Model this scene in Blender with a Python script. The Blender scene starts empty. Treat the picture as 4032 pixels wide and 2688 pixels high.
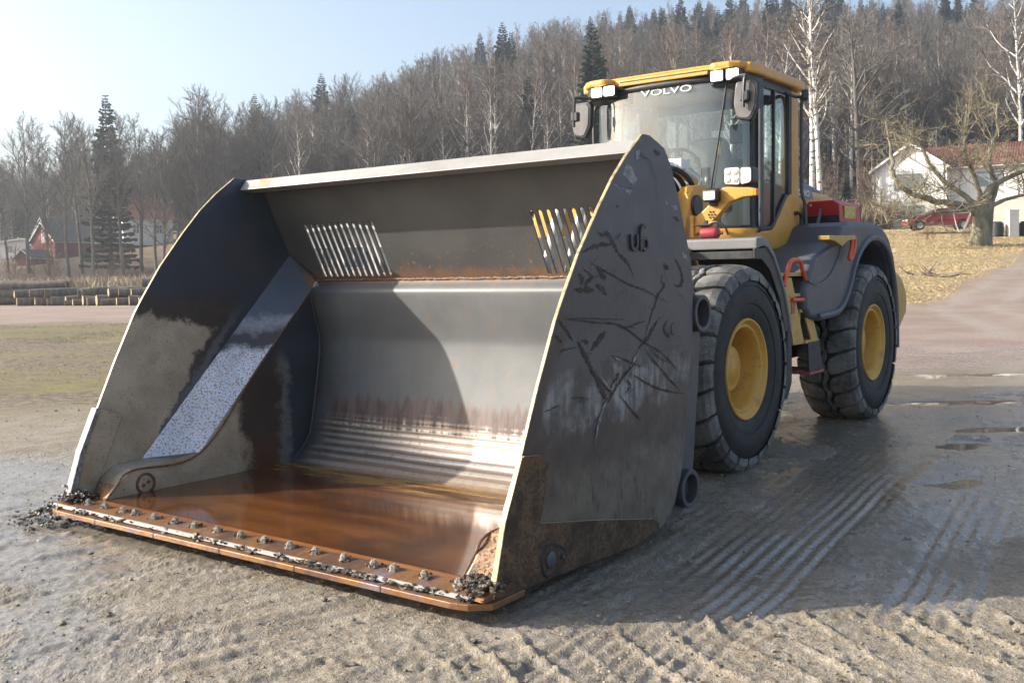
import bpy, bmesh, math, random
import numpy as np
from mathutils import Vector, Matrix
from math import sin, cos, pi, radians
SC = bpy.context.scene
COL = SC.collection

# ------------------------------------------------------------------ camera, sky, sun, exposure
F_PX, PITCH, ROLL, CAM_H, CY = 3950.2, radians(3.021), radians(-0.943), 1.4246, 1287.8
cam_data = bpy.data.cameras.new('camera')
cam = bpy.data.objects.new('camera', cam_data); COL.objects.link(cam)
cam_data.sensor_width = 36.0
cam_data.lens = F_PX / 4032 * 36.0
cam_data.shift_y = -(1344 - CY) / 4032
cam_data.clip_start = 0.05; cam_data.clip_end = 5000
cam.matrix_world = Matrix.Translation((0, 0, CAM_H)) @ Matrix.Rotation(pi / 2 - PITCH, 4, 'X') @ Matrix.Rotation(ROLL, 4, 'Z')
SC.camera = cam

SUN_EL = radians(26.0)
SUN_DIR = Vector((0.999 * cos(SUN_EL), -0.039 * cos(SUN_EL), -sin(SUN_EL)))   # the way the light travels
world = bpy.data.worlds.new('World'); SC.world = world; world.use_nodes = True
wn = world.node_tree; wn.nodes.clear()
sky = wn.nodes.new('ShaderNodeTexSky'); sky.sky_type = 'NISHITA'; sky.sun_disc = False
sky.sun_elevation = SUN_EL
sky.sun_rotation = math.atan2(-SUN_DIR.x, -SUN_DIR.y)
sky.air_density = 1.0; sky.dust_density = 2.6; sky.ozone_density = 1.0; sky.altitude = 60
bg = wn.nodes.new('ShaderNodeBackground'); bg.inputs[1].default_value = 0.13
wo = wn.nodes.new('ShaderNodeOutputWorld')
wn.links.new(sky.outputs[0], bg.inputs[0]); wn.links.new(bg.outputs[0], wo.inputs[0])
sun_data = bpy.data.lights.new('sun', 'SUN'); sun_data.energy = 5.0; sun_data.angle = radians(0.6)
sun_data.color = (1.0, 0.93, 0.82)
sun = bpy.data.objects.new('sun', sun_data); COL.objects.link(sun)
sun.rotation_euler = SUN_DIR.to_track_quat('-Z', 'Y').to_euler()
sun.location = (-60, 10, 40)
vs = SC.view_settings
vs.view_transform = 'Standard'; vs.look = 'None'; vs.gamma = 1.0; vs.use_curve_mapping = False
vs.exposure = 1.06
SC.cycles.max_bounces = 8; SC.cycles.diffuse_bounces = 3; SC.cycles.glossy_bounces = 4
SC.cycles.transparent_max_bounces = 12; SC.cycles.volume_bounces = 0
SC.cycles.caustics_reflective = False; SC.cycles.caustics_refractive = False

rng = random.Random(7)
nrng = np.random.default_rng(7)

# ------------------------------------------------------------------ node helper
class Mat:
    def __init__(s, name):
        s.m = bpy.data.materials.new(name); s.m.use_nodes = True
        s.t = s.m.node_tree; s.t.nodes.clear()
        s.out = s.t.nodes.new('ShaderNodeOutputMaterial'); s.tc = None
    def node(s, typ, **kw):
        n = s.t.nodes.new(typ)
        for k, v in kw.items(): setattr(n, k, v)
        return n
    def put(s, sock, v):
        if v is None: return
        if isinstance(v, bpy.types.NodeSocket): s.t.links.new(v, sock)
        elif isinstance(v, (tuple, list)) and sock.type == 'RGBA' and len(v) == 3: sock.default_value = (*v, 1)
        else: sock.default_value = v
    def pos(s):
        if s.tc is None: s.tc = s.node('ShaderNodeTexCoord')
        return s.tc.outputs['Object']
    def xyz(s, v=None):
        n = s.node('ShaderNodeSeparateXYZ'); s.put(n.inputs[0], v or s.pos()); return n.outputs
    def scaled(s, sc, v=None, rot=None):
        n = s.node('ShaderNodeMapping'); s.put(n.inputs[0], v or s.pos()); n.inputs[3].default_value = sc
        if rot: n.inputs[2].default_value = rot
        return n.outputs[0]
    def noise(s, scale=5, detail=4, rough=.55, v=None, dist=0, col=False):
        n = s.node('ShaderNodeTexNoise'); s.put(n.inputs['Vector'], v or s.pos())
        n.inputs['Scale'].default_value = scale; n.inputs['Detail'].default_value = detail
        n.inputs['Roughness'].default_value = rough; n.inputs['Distortion'].default_value = dist
        return n.outputs[1 if col else 0]
    def vor(s, scale=5, v=None, feature='F1', out=0):
        n = s.node('ShaderNodeTexVoronoi', feature=feature); s.put(n.inputs['Vector'], v or s.pos())
        n.inputs['Scale'].default_value = scale; return n.outputs[out]
    def wave(s, scale=5, dist=1, detail=2, v=None, direction='X'):
        n = s.node('ShaderNodeTexWave', bands_direction=direction); s.put(n.inputs[0], v or s.pos())
        n.inputs['Scale'].default_value = scale; n.inputs['Distortion'].default_value = dist; n.inputs['Detail'].default_value = detail
        return n.outputs[1]
    def math(s, op, a, b=None, c=None, clamp=False):
        n = s.node('ShaderNodeMath', operation=op, use_clamp=clamp)
        for i, v in enumerate((a, b, c)): s.put(n.inputs[i], v)
        return n.outputs[0]
    def add(s, a, b): return s.math('ADD', a, b)
    def sub(s, a, b): return s.math('SUBTRACT', a, b)
    def mul(s, a, b, clamp=False): return s.math('MULTIPLY', a, b, clamp=clamp)
    def mx(s, a, b): return s.math('MAXIMUM', a, b)
    def mn(s, a, b): return s.math('MINIMUM', a, b)
    def inv(s, a): return s.math('SUBTRACT', 1.0, a)
    def ss(s, x, a, b, lo=0.0, hi=1.0):
        n = s.node('ShaderNodeMapRange', interpolation_type='SMOOTHSTEP')
        for i, v in enumerate((x, a, b, lo, hi)): s.put(n.inputs[i], v)
        return n.outputs[0]
    def mix(s, f, a, b, blend='MIX'):
        n = s.node('ShaderNodeMix', data_type='RGBA', blend_type=blend)
        s.put(n.inputs[0], f); s.put(n.inputs[6], a); s.put(n.inputs[7], b); return n.outputs[2]
    def ramp(s, f, stops):
        n = s.node('ShaderNodeValToRGB'); s.put(n.inputs[0], f); e = n.color_ramp.elements
        while len(e) < len(stops): e.new(.5)
        for el, (p, c) in zip(e, stops): el.position = p; el.color = (*c, 1) if len(c) == 3 else c
        return n.outputs[0]
    def attr(s, name): return s.node('ShaderNodeAttribute', attribute_name=name)
    def rand(s): return s.node('ShaderNodeObjectInfo').outputs['Random']
    def bump(s, h, strength=.3, dist=.01, normal=None):
        n = s.node('ShaderNodeBump'); s.put(n.inputs['Height'], h)
        n.inputs['Strength'].default_value = strength; n.inputs['Distance'].default_value = dist
        if normal: s.put(n.inputs['Normal'], normal)
        return n.outputs[0]
    def pbr(s, col, rough=.6, metal=0.0, spec=.5, normal=None, emit=None, emit_s=0, coat=0, **kw):
        n = s.node('ShaderNodeBsdfPrincipled'); i = n.inputs
        s.put(i['Base Color'], col); s.put(i['Roughness'], rough); s.put(i['Metallic'], metal); s.put(i['Specular IOR Level'], spec)
        if normal: s.put(i['Normal'], normal)
        if emit: s.put(i['Emission Color'], emit); i['Emission Strength'].default_value = emit_s
        if coat: i['Coat Weight'].default_value = coat
        for k, v in kw.items(): s.put(i[k], v)
        s.last = n
        return n.outputs[0]
    def done(s, shader): s.t.links.new(shader, s.out.inputs[0]); return s.m

def simple(name, col, rough=.6, metal=0., var=.12, scale=6., bump=0., bscale=60., spec=.5, coat=0):
    m = Mat(name); n = m.noise(scale, 5, .6)
    d = tuple(c * (1 - var * 1.6) for c in col); l = tuple(min(1, c * (1 + var * 1.6)) for c in col)
    c = m.mix(m.ss(n, .3, .7), d, l)
    r = m.math('MULTIPLY_ADD', m.noise(scale * 3, 3), .25, rough - .12)
    nm = m.bump(m.noise(bscale, 3), bump, .004) if bump else None
    return m.done(m.pbr(c, r, metal, spec, nm, coat=coat))

# ------------------------------------------------------------------ mesh helper
class MB:
    def __init__(s): s.v = []; s.f = []; s.mi = []; s.cur = 0
    def add(s, vs, fs):
        o = len(s.v); s.v.extend([tuple(v) for v in vs]); s.f.extend([tuple(i + o for i in f) for f in fs]); s.mi.extend([s.cur] * len(fs)); return s
    def box(s, c, d, rot=None):
        h = [x / 2 for x in d]
        vs = [Vector((x * h[0], y * h[1], z * h[2])) for x in (-1, 1) for y in (-1, 1) for z in (-1, 1)]
        if rot is not None: vs = [rot @ v for v in vs]
        return s.add([v + Vector(c) for v in vs], [(0, 1, 3, 2), (4, 6, 7, 5), (0, 4, 5, 1), (2, 3, 7, 6), (0, 2, 6, 4), (1, 5, 7, 3)])
    def bar(s, a, b, w, h, up=(0, 0, 1)):
        a, b = Vector(a), Vector(b); x = (b - a).normalized(); u = Vector(up)
        y = u.cross(x)
        if y.length < 1e-4: y = Vector((0, 1, 0)).cross(x)
        y.normalize(); z = x.cross(y)
        vs = [p + y * (sy * w / 2) + z * (sz * h / 2) for p in (a, b) for sy in (-1, 1) for sz in (-1, 1)]
        return s.add(vs, [(0, 1, 3, 2), (4, 6, 7, 5), (0, 4, 5, 1), (2, 3, 7, 6), (0, 2, 6, 4), (1, 5, 7, 3)])
    def prism(s, poly, off):                 # 3-D polygon swept by the vector off
        n = len(poly); off = Vector(off)
        vs = [Vector(p) for p in poly] + [Vector(p) + off for p in poly]
        fs = [tuple(range(n)), tuple(range(2 * n - 1, n - 1, -1))] + [(i, (i + 1) % n, n + (i + 1) % n, n + i) for i in range(n)]
        return s.add(vs, fs)
    def tube(s, pts, r, n=8, caps=True):
        pts = [Vector(p) for p in pts]; k = len(pts); rr = r if isinstance(r, (list, tuple)) else [r] * k
        vs = []; prev = None
        for i, p in enumerate(pts):
            t = (pts[min(i + 1, k - 1)] - pts[max(i - 1, 0)]).normalized()
            if prev is None:
                a = Vector((0, 0, 1)) if abs(t.z) < .9 else Vector((1, 0, 0)); a = (a - t * a.dot(t)).normalized()
            else:
                a = prev - t * prev.dot(t)
                a = a.normalized() if a.length > 1e-6 else prev
            prev = a; b = t.cross(a)
            vs += [p + (a * cos(2 * pi * j / n) + b * sin(2 * pi * j / n)) * rr[i] for j in range(n)]
        fs = [(i * n + j, i * n + (j + 1) % n, (i + 1) * n + (j + 1) % n, (i + 1) * n + j) for i in range(k - 1) for j in range(n)]
        if caps: fs += [tuple(range(n - 1, -1, -1)), tuple((k - 1) * n + j for j in range(n))]
        return s.add(vs, fs)
    def lathe(s, prof, n=32, axis='Y', c=(0, 0, 0), closed=False):   # prof of (along, radius)
        vs = []
        for a, r in prof:
            for j in range(n):
                p, q = r * cos(2 * pi * j / n), r * sin(2 * pi * j / n)
                vs.append({'Y': (p + c[0], a + c[1], q + c[2]), 'Z': (p + c[0], q + c[1], a + c[2]), 'X': (a + c[0], p + c[1], q + c[2])}[axis])
        k = len(prof)
        fs = [(i * n + j, (i + 1) % k * n + j, (i + 1) % k * n + (j + 1) % n, i * n + (j + 1) % n) for i in range(k if closed else k - 1) for j in range(n)]
        return s.add(vs, fs)
    def ico(s, c, r, sub=1, jit=.0, sc=(1, 1, 1)):
        bm = bmesh.new(); bmesh.ops.create_icosphere(bm, subdivisions=sub, radius=1)
        vs = [Vector((v.co.x * r * sc[0], v.co.y * r * sc[1], v.co.z * r * sc[2])) * (1 + rng.uniform(-jit, jit)) + Vector(c) for v in bm.verts]
        fs = [tuple(v.index for v in f.verts) for f in bm.faces]; bm.free(); return s.add(vs, fs)
    def mesh(s, name, smooth=False, fix=True):
        me = bpy.data.meshes.new(name); me.from_pydata(s.v, [], s.f)
        if any(s.mi): me.polygons.foreach_set('material_index', s.mi)
        if fix:
            bm = bmesh.new(); bm.from_mesh(me); bmesh.ops.recalc_face_normals(bm, faces=bm.faces); bm.to_mesh(me); bm.free()
        if smooth: me.polygons.foreach_set('use_smooth', [True] * len(me.polygons))
        me.update(); return me
    def build(s, name, mat, parent=None, bevel=0, smooth=False, seg=2, angle=35, fix=True):
        me = s.mesh(name, smooth, fix)
        for m in (mat if isinstance(mat, (list, tuple)) else [mat]): me.materials.append(m)
        o = bpy.data.objects.new(name, me); COL.objects.link(o)
        if parent: o.parent = parent
        if bevel:
            b = o.modifiers.new('bevel', 'BEVEL'); b.width = bevel; b.segments = seg; b.limit_method = 'ANGLE'; b.angle_limit = radians(angle)
        if smooth:
            if hasattr(me, 'shade_auto_smooth'): me.shade_auto_smooth(angle=radians(40))
            else:
                try: me.set_sharp_from_angle(angle=radians(40))
                except Exception: pass
        return o

def tag(o, label=None, cat=None, group=None, kind=None):
    if label: o['label'] = label
    if cat: o['category'] = cat
    if group: o['group'] = group
    if kind: o['kind'] = kind
    return o
def empty(name, loc=(0, 0, 0), rz=0, parent=None):
    o = bpy.data.objects.new(name, None); COL.objects.link(o); o.location = loc; o.rotation_euler = (0, 0, rz)
    o.empty_display_size = .2
    if parent: o.parent = parent
    return o
def copy_tree(o, parent=None):
    c = o.copy(); COL.objects.link(c); c.parent = parent
    for ch in list(o.children): copy_tree(ch, c)
    return c
def rounded(pts, r=.02, seg=3):
    out = []; n = len(pts)
    for i in range(n):
        p = Vector(pts[i]); a = (Vector(pts[i - 1]) - p); b = (Vector(pts[(i + 1) % n]) - p)
        d = min(r, a.length * .45, b.length * .45); a = p + a.normalized() * d; b = p + b.normalized() * d
        for k in range(seg + 1):
            t = k / seg; out.append(tuple(a * (1 - t) ** 2 + p * 2 * t * (1 - t) + b * t * t))
    return out
def smoothpath(pts, seg=6):
    P = [Vector(p) for p in pts]; out = []
    for i in range(len(P) - 1):
        a, b, c, d = P[max(i - 1, 0)], P[i], P[i + 1], P[min(i + 2, len(P) - 1)]
        for k in range(seg):
            t = k / seg
            out.append(.5 * ((2 * b) + (c - a) * t + (2 * a - 5 * b + 4 * c - d) * t * t + (3 * b - a - 3 * c + d) * t ** 3))
    out.append(P[-1]); return out
def text_mesh(txt, size, depth=.004, bold=0.0):
    cu = bpy.data.curves.new('lettering', 'FONT'); cu.body = txt; cu.size = size; cu.extrude = depth; cu.offset = bold
    cu.align_x = 'CENTER'; cu.align_y = 'CENTER'; cu.resolution_u = 3
    o = bpy.data.objects.new('lettering', cu); COL.objects.link(o)
    dg = bpy.context.evaluated_depsgraph_get(); me = bpy.data.meshes.new_from_object(o.evaluated_get(dg))
    bpy.data.objects.remove(o); me.name = 'lettering'; return me

# ------------------------------------------------------------------ terrain height (metres)
def sstep(x, a, b):
    t = np.clip((np.asarray(x, float) - a) / (b - a), 0, 1); return t * t * (3 - 2 * t)
def terrain(x, y):
    x = np.asarray(x, float); y = np.asarray(y, float)
    y0 = 30 + 55 * (1 - sstep(x, -22, 12))
    t = np.clip(y - y0, 0, 90)
    right = .1 * np.minimum(t, 40) + .05 * np.clip(t - 40, 0, 50)
    z = (right * sstep(x, -5, 12) + .045 * t * (1 - sstep(x, -5, 12))) * sstep(y, y0, y0 + 8)
    yf = 96 + 16 * (1 - sstep(x, -45, 15))
    k = .04 + .222 * sstep(x, -90, 0) + .03 * sstep(x, 10, 60)
    t = np.clip(y - yf, 0, 175)
    z = z + k * (t - 12 * (1 - np.exp(-t / 12)))
    return z
def _hash(ix, iy, seed):
    h = (ix.astype(np.int64) * 374761393 + iy.astype(np.int64) * 668265263 + seed * 982451653) & 0x7fffffff
    h = ((h ^ (h >> 13)) * 1274126177) & 0x7fffffff
    return ((h ^ (h >> 16)) & 0xffff) / 65535.0
def vnoise(x, y, s, seed=0):
    x = np.asarray(x, float) / s; y = np.asarray(y, float) / s
    ix = np.floor(x); iy = np.floor(y); fx = x - ix; fy = y - iy
    fx = fx * fx * (3 - 2 * fx); fy = fy * fy * (3 - 2 * fy)
    a = _hash(ix, iy, seed); b = _hash(ix + 1, iy, seed); c = _hash(ix, iy + 1, seed); d = _hash(ix + 1, iy + 1, seed)
    return (a * (1 - fx) + b * fx) * (1 - fy) + (c * (1 - fx) + d * fx) * fy - .5

# ------------------------------------------------------------------ ground: one sheet, cut into its named regions
def grow(start, step, ratio, end):
    out = [start]
    while abs(out[-1]) < abs(end): out.append(out[-1] + step); step *= ratio
    return out
_xr = grow(2.9, .0145, 1.04, 420); _xl = grow(-2.8, -.0145, 1.04, -420)
GX = np.array(_xl[:0:-1] + list(np.arange(-2.8, 2.9, .0145)) + _xr)
GY = np.array(grow(2.7, -.05, 1.3, -70)[:0:-1] + list(np.arange(2.7, 5.0, .0145)) + grow(5.0, .0145, 1.0185, 420))
gx, gy = np.meshgrid(GX, GY)
ROAD_Y = [20, 33, 36.6, 44, 52.6, 80, 120]; ROAD_X = [9, 13, 16, 21.4, 26.9, 46, 70]
def region_masks(x, y):
    wob = vnoise(x, y, 3, 3) * 2.4 + vnoise(x, y, .8, 4) * .9
    moss = sstep(y + wob, 10.2, 12.0) * (1 - sstep(y + wob * 1.6, 31, 37)) * (1 - sstep(x + wob * .6 + .34 * (y - 10), -4.2, -2.8))
    moss = np.maximum(moss, sstep(y + wob * 1.5, 60, 64) * (1 - sstep(x, -8, 4)))
    edge = np.interp(y, ROAD_Y, ROAD_X)
    dry = sstep(y + wob, 31, 35) * (1 - sstep(x + wob * .35 - edge, -.5, .8)) * sstep(x, -12, 2)
    dry = np.maximum(dry, sstep(y + wob, 46, 52) * sstep(x - edge + wob * .3, 4.8, 6.2))
    lane = sstep(y + wob, 12, 17)
    yf = 96 + 16 * (1 - sstep(x, -45, 15))
    forest = sstep(y + wob * 2, yf - 6, yf + 6)
    return moss, dry, lane, forest
moss, dry, lane, forest = region_masks(gx, gy)
gz = terrain(gx, gy)
# puddles and soft wet ground
def ell(x, y, cx, cy, ax, ay, a=0):
    dx, dy = x - cx, y - cy; c, s = cos(a), sin(a); u = dx * c + dy * s; w = -dx * s + dy * c
    return np.sqrt((u / ax) ** 2 + (w / ay) ** 2)
pn = vnoise(gx, gy, .5, 11) * .7 + vnoise(gx, gy, .16, 12) * .35
pud = np.zeros_like(gx)
for cx, cy, ax, ay, a in ((4.5, 8.75, .95, .28, -.1), (3.55, 7.95, .30, .20, .5), (2.95, 6.55, .34, .22, .5), (6.2, 13.2, 1.5, .28, -.1), (8.2, 13.9, 1.2, .25, 0), (5.3, 12.7, .8, .16, 0),
                          (7.5, 16.5, 1.6, .3, 0), (2.3, 10.6, 1.1, .2, .2), (4.6, 10.5, 1.0, .25, .1)):
    pud = np.maximum(pud, 1 - sstep(ell(gx, gy, cx, cy, ax, ay, a) + pn, .75, 1.1))
near = (1 - sstep(gy, 13, 22)) * (1 - sstep(np.abs(gx), 9, 14))
soft = near * (1 - pud)
a31 = radians(31); q = gx * cos(a31) - gy * sin(a31); along = gx * sin(a31) + gy * cos(a31)
rut = np.zeros_like(gx)
wq = q + vnoise(gx, gy, .9, 21) * .05
def band(t, a, b, s=.06): return sstep(t, a - s, a + s) * (1 - sstep(t, b - s, b + s))
b1 = band(wq, -1.82, -1.18) * (1 - sstep(along, 9.5, 11)); b2 = band(wq, -2.5, -1.9) * sstep(along, 3.2, 3.9) * (1 - sstep(along, 7.4, 8.2))
b3 = band(wq, -.85, -.45) * sstep(along, 3.9, 4.4) * (1 - sstep(along, 9.5, 11))
rag = np.clip(.85 + .9 * vnoise(gx, gy, .35, 23) + .8 * vnoise(q, along * .25, .09, 24), 0, 1.6)
rut += b1 * (np.sin(wq * 2 * pi / .072) * .0058 * rag - .010) + b3 * (np.sin(wq * 2 * pi / .078) * .0058 * rag - .007) + b2 * np.sin(wq * 2 * pi / .082) * .0034 * rag
q2 = gx * .61 - gy * .79; al2 = gx * .79 + gy * .61
left = (1 - sstep(gx, -.2, .9)) * (1 - sstep(gy, 7.5, 10))
rut += left * (vnoise(q2, al2 * .12, .055, 31) * .016 + vnoise(q2, al2 * .10, .13, 32) * .018)
# tread print of a wide tyre crossing the foreground
t = 4.03 + .03 * np.sin(gx * 1.3) + .02 * gx - gy
hb = sstep(t, -.05, .03) * (1 - sstep(t, .66, .74)) * (.22 + .78 * sstep(gx + vnoise(gx, gy, .5, 44), -.7, .7))
tc = np.clip(t, 0, .9); ph = (gx - .155 * (tc / .52) ** 1.5 - .07 * vnoise(gx, gy, .35, 41) - .03 * vnoise(gx, gy, .08, 45)) / .197
fr = (ph - np.floor(ph)); fr = np.minimum(fr, 1 - fr) * .197
rag2 = np.clip(.8 + 1.5 * vnoise(gx, gy, .2, 42) + .7 * vnoise(gx, gy, .03, 43), .0, 1.6)
rut += hb * (np.exp(-(fr / .0125) ** 2) * .023 * rag2 - .005)
cross = np.abs(t - .40 - .08 * np.sin(ph * 2 * pi)); half = (ph - np.floor(ph)) < .45
rut += hb * half * np.exp(-(cross / .010) ** 2) * .016 * rag2
# churned edge along the near side of that print and loose crumbs everywhere
gr = vnoise(gx, gy, .6, 1) * .010 + vnoise(gx, gy, .12, 2) * .005 + vnoise(gx, gy, .05, 5) * .004 + vnoise(gx, gy, .022, 6) * .008
crumb = np.clip(vnoise(gx, gy, .034, 7) + vnoise(gx, gy, .4, 8) * .5 - .2, 0, 1) * .022
crumb *= .5 + .9 * hb + .5 * left
flat = 1 - .75 * b1 - .5 * b2
gz += soft * (gr * np.clip(flat, .3, 1) + rut + crumb) - pud * near * .006
gz += (1 - near) * (vnoise(gx, gy, 2.2, 9) * .12 + vnoise(gx, gy, .5, 10) * .05) * (sstep(gy, 14, 24) + sstep(np.abs(gx), 12, 18)).clip(0, 1) * (.25 + .75 * np.maximum(moss, dry))
gz = np.where(gy < 2.8, gz * 0 + vnoise(gx, gy, .4, 1) * .01, gz)
wet = np.clip(near * (.55 + .9 * vnoise(gx, gy, 1.1, 13) + .5 * vnoise(gx, gy, .3, 14)) * (1 - hb * .8) - (1 - sstep(gx, 1.2, 3.0)) * sstep(gx, -1.6, -.6) * .25 + b1 * .5 + b3 * .3 + .32 * sstep(gx, .9, 2.2) * sstep(gy, 4.5, 5.5) + .3 * (1 - sstep(gx + vnoise(gx, gy, 1.2, 15), -2.2, -1.2)) * (1 - sstep(gy, 7, 9.5)), 0, 1)
wet = wet * (1 - .9 * sstep(gy, 7.5, 9.5) * (1 - sstep(gx, -3.5, -1.5)))
wet = np.maximum(wet * .8, pud * near)
nyr, nxc = gx.shape
idx = np.arange(nyr * nxc).reshape(nyr, nxc)
quads = np.stack([idx[:-1, :-1], idx[:-1, 1:], idx[1:, 1:], idx[1:, :-1]], -1).reshape(-1, 4)
co = np.stack([gx, gy, gz], -1).reshape(-1, 3)
masks = np.stack([moss, dry, forest, wet], -1).reshape(-1, 4)
lane_f = lane.reshape(-1)
_dr = gx - np.interp(gy, ROAD_Y, ROAD_X) + vnoise(gx, gy, 4, 61) * .5
track_f = ((band(_dr, .7, 1.35, .25) + band(_dr, 2.5, 3.2, .25)) * sstep(gy, 16, 24)).reshape(-1)
fc = co[quads].mean(1); fm = masks[quads].mean(1)
edge_f = np.interp(fc[:, 1], ROAD_Y, ROAD_X)
regid = np.zeros(len(quads), int)
regid[(fm[:, 0] > .5)] = 1
regid[(fm[:, 1] > .5)] = 2
regid[(fc[:, 1] > 33) & (fc[:, 0] > edge_f) & (fc[:, 0] < edge_f + 5.5) & (fm[:, 1] <= .5)] = 3
regid[fm[:, 2] > .5] = 4

def ground_material():
    m = Mat('wet_gravel_ground')
    at = m.attr('region'); sep = m.node('ShaderNodeSeparateColor'); m.put(sep.inputs[0], at.outputs['Color'])
    mo, dr, fo = sep.outputs[0], sep.outputs[1], sep.outputs[2]; we = at.outputs['Alpha']
    ln = m.attr('lane').outputs['Fac']
    p = m.pos(); big = m.noise(.55, 4, .6); mid = m.noise(4, 5, .6); fine = m.noise(38, 4, .7); st = m.vor(55, out=1)
    gray = m.node('ShaderNodeRGBToBW'); m.put(gray.inputs[0], st); stone = gray.outputs[0]
    mud = m.mix(m.ss(mid, .3, .7), (.195, .160, .110), (.315, .27, .204))
    mud = m.mix(m.mul(m.ss(big, .45, .65), .55), mud, (.24, .205, .135))
    lanec = m.mix(m.ss(m.noise(.35, 5, .6, m.scaled((1, 1.3, 1), rot=(0, 0, .5))), .35, .65), (.27, .175, .135), (.37, .275, .22))
    lanec = m.mix(m.mul(m.attr('track').outputs['Fac'], m.ss(m.noise(1.4, 4), .25, .6)), lanec, (.40, .335, .28))
    lanec = m.mix(m.mul(m.ss(m.noise(.4, 4, .6), .5, .7), .6), lanec, (.29, .155, .12))
    c = m.mix(ln, mud, lanec)
    c = m.mix(m.ss(stone, .15, .85, 0, .62), c, m.mix(fine, (.10, .085, .07), (.58, .53, .46)))
    c = m.mix(m.ss(m.noise(95, 3, .6), .42, .68, 0, .55), c, m.mix(1.0, c, (.42, .40, .38), 'MULTIPLY'))
    mossn = m.noise(1.3, 6, .7, m.scaled((1, 1.8, 1)))
    mc = m.ramp(mossn, [(.28, (.085, .066, .045)), (.42, (.155, .12, .075)), (.52, (.19, .175, .055)), (.60, (.16, .125, .075)), (.72, (.22, .20, .065)), (.85, (.27, .225, .14))])
    mc = m.mix(m.ss(fine, .5, .72, 0, .6), mc, (.36, .30, .19)); mc = m.mix(m.ss(m.noise(.35, 3, .5, m.scaled((.4, 1.6, 1))), .44, .56, 0, .9), mc, m.mix(m.ss(m.noise(7, 5, .7), .35, .65), (.075, .055, .04), (.25, .20, .135)))
    c = m.mix(mo, c, mc)
    dn = m.noise(3.2, 6, .7, m.scaled((1, .45, 1), rot=(0, 0, .6)))
    dc = m.ramp(dn, [(.25, (.17, .12, .06)), (.45, (.31, .23, .115)), (.62, (.42, .325, .17)), (.85, (.50, .40, .235))])
    c = m.mix(dr, c, dc)
    fcl = m.mix(m.ss(mid, .35, .65), (.10, .07, .045), (.24, .16, .09))
    c = m.mix(fo, c, fcl)
    dark = m.mul(we, .45)
    c = m.mix(dark, c, m.mix(1.0, c, (.55, .56, .58), 'MULTIPLY'))
    shine = m.ss(m.add(we, m.mul(m.sub(m.noise(9, 5, .65, m.scaled((1.6, .7, 1), rot=(0, 0, -.54))), .5), .9)), .24, .66)
    r = m.math('MULTIPLY_ADD', shine, -.64, .80)
    pudm = m.ss(we, .9, .985)
    r = m.math('MULTIPLY', r, m.inv(m.mul(pudm, .82)))
    h = m.add(m.mul(fine, .7), m.mul(m.noise(110, 3, .6), .5)); h = m.add(h, m.mul(stone, .35))
    hn = m.mul(h, m.inv(m.mul(shine, .78))); hn = m.mul(hn, m.inv(pudm))
    nm = m.bump(hn, .9, .015)
    sp = m.math('MULTIPLY_ADD', shine, .75, .25)
    return m.done(m.pbr(c, r, 0, sp, nm))
M_GROUND = ground_material()
def ground_piece(name, sel, label):
    qd = quads[sel]; used, invr = np.unique(qd, return_inverse=True); invr = invr.reshape(qd.shape)
    me = bpy.data.meshes.new(name); nv, nf = len(used), len(qd)
    me.vertices.add(nv); me.vertices.foreach_set('co', co[used].astype(np.float32).ravel())
    me.loops.add(nf * 4); me.loops.foreach_set('vertex_index', invr.astype(np.int32).ravel())
    me.polygons.add(nf); me.polygons.foreach_set('loop_start', np.arange(0, nf * 4, 4, dtype=np.int32))
    me.polygons.foreach_set('loop_total', np.full(nf, 4, np.int32))
    me.polygons.foreach_set('use_smooth', np.ones(nf, bool))
    a = me.attributes.new('region', 'FLOAT_COLOR', 'POINT'); a.data.foreach_set('color', masks[used].astype(np.float32).ravel())
    b = me.attributes.new('lane', 'FLOAT', 'POINT'); b.data.foreach_set('value', lane_f[used].astype(np.float32))
    b = me.attributes.new('track', 'FLOAT', 'POINT'); b.data.foreach_set('value', track_f[used].astype(np.float32))
    me.materials.append(M_GROUND); me.update(calc_edges=True); me.validate()
    o = bpy.data.objects.new(name, me); COL.objects.link(o)
    return tag(o, label, 'ground', kind='structure')
ground_piece('ground', regid == 0, 'wet muddy gravel yard with tyre prints and ruts')
ground_piece('field', regid == 1, 'patchy mossy grass strip beside the gravel yard')
ground_piece('slope', regid == 2, 'slope of flattened straw coloured dry grass')
ground_piece('road', regid == 3, 'reddish gravel drive climbing past the dry grass')
ground_piece('hillside', regid == 4, 'brown leaf covered floor of the wooded hillside')

# ------------------------------------------------------------------ the wheel loader: root at the ground below the front axle
PSI = radians(36.247)
LOADER = empty('wheel_loader', (.7024, 7.8525, 0), math.atan2(-cos(PSI), -sin(PSI)))
tag(LOADER, 'yellow and grey wheel loader with a huge scraped steel bucket lowered to the ground', 'wheel loader')
def T(u, v, z): return (-u, v, z)            # u: metres behind the front axle, v: to the loader's left, z: up
def part(name, mb, mat, parent=None, **kw): return mb.build(name, mat, parent or LOADER, **kw)
W2 = 1.607; WI = 1.37

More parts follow.
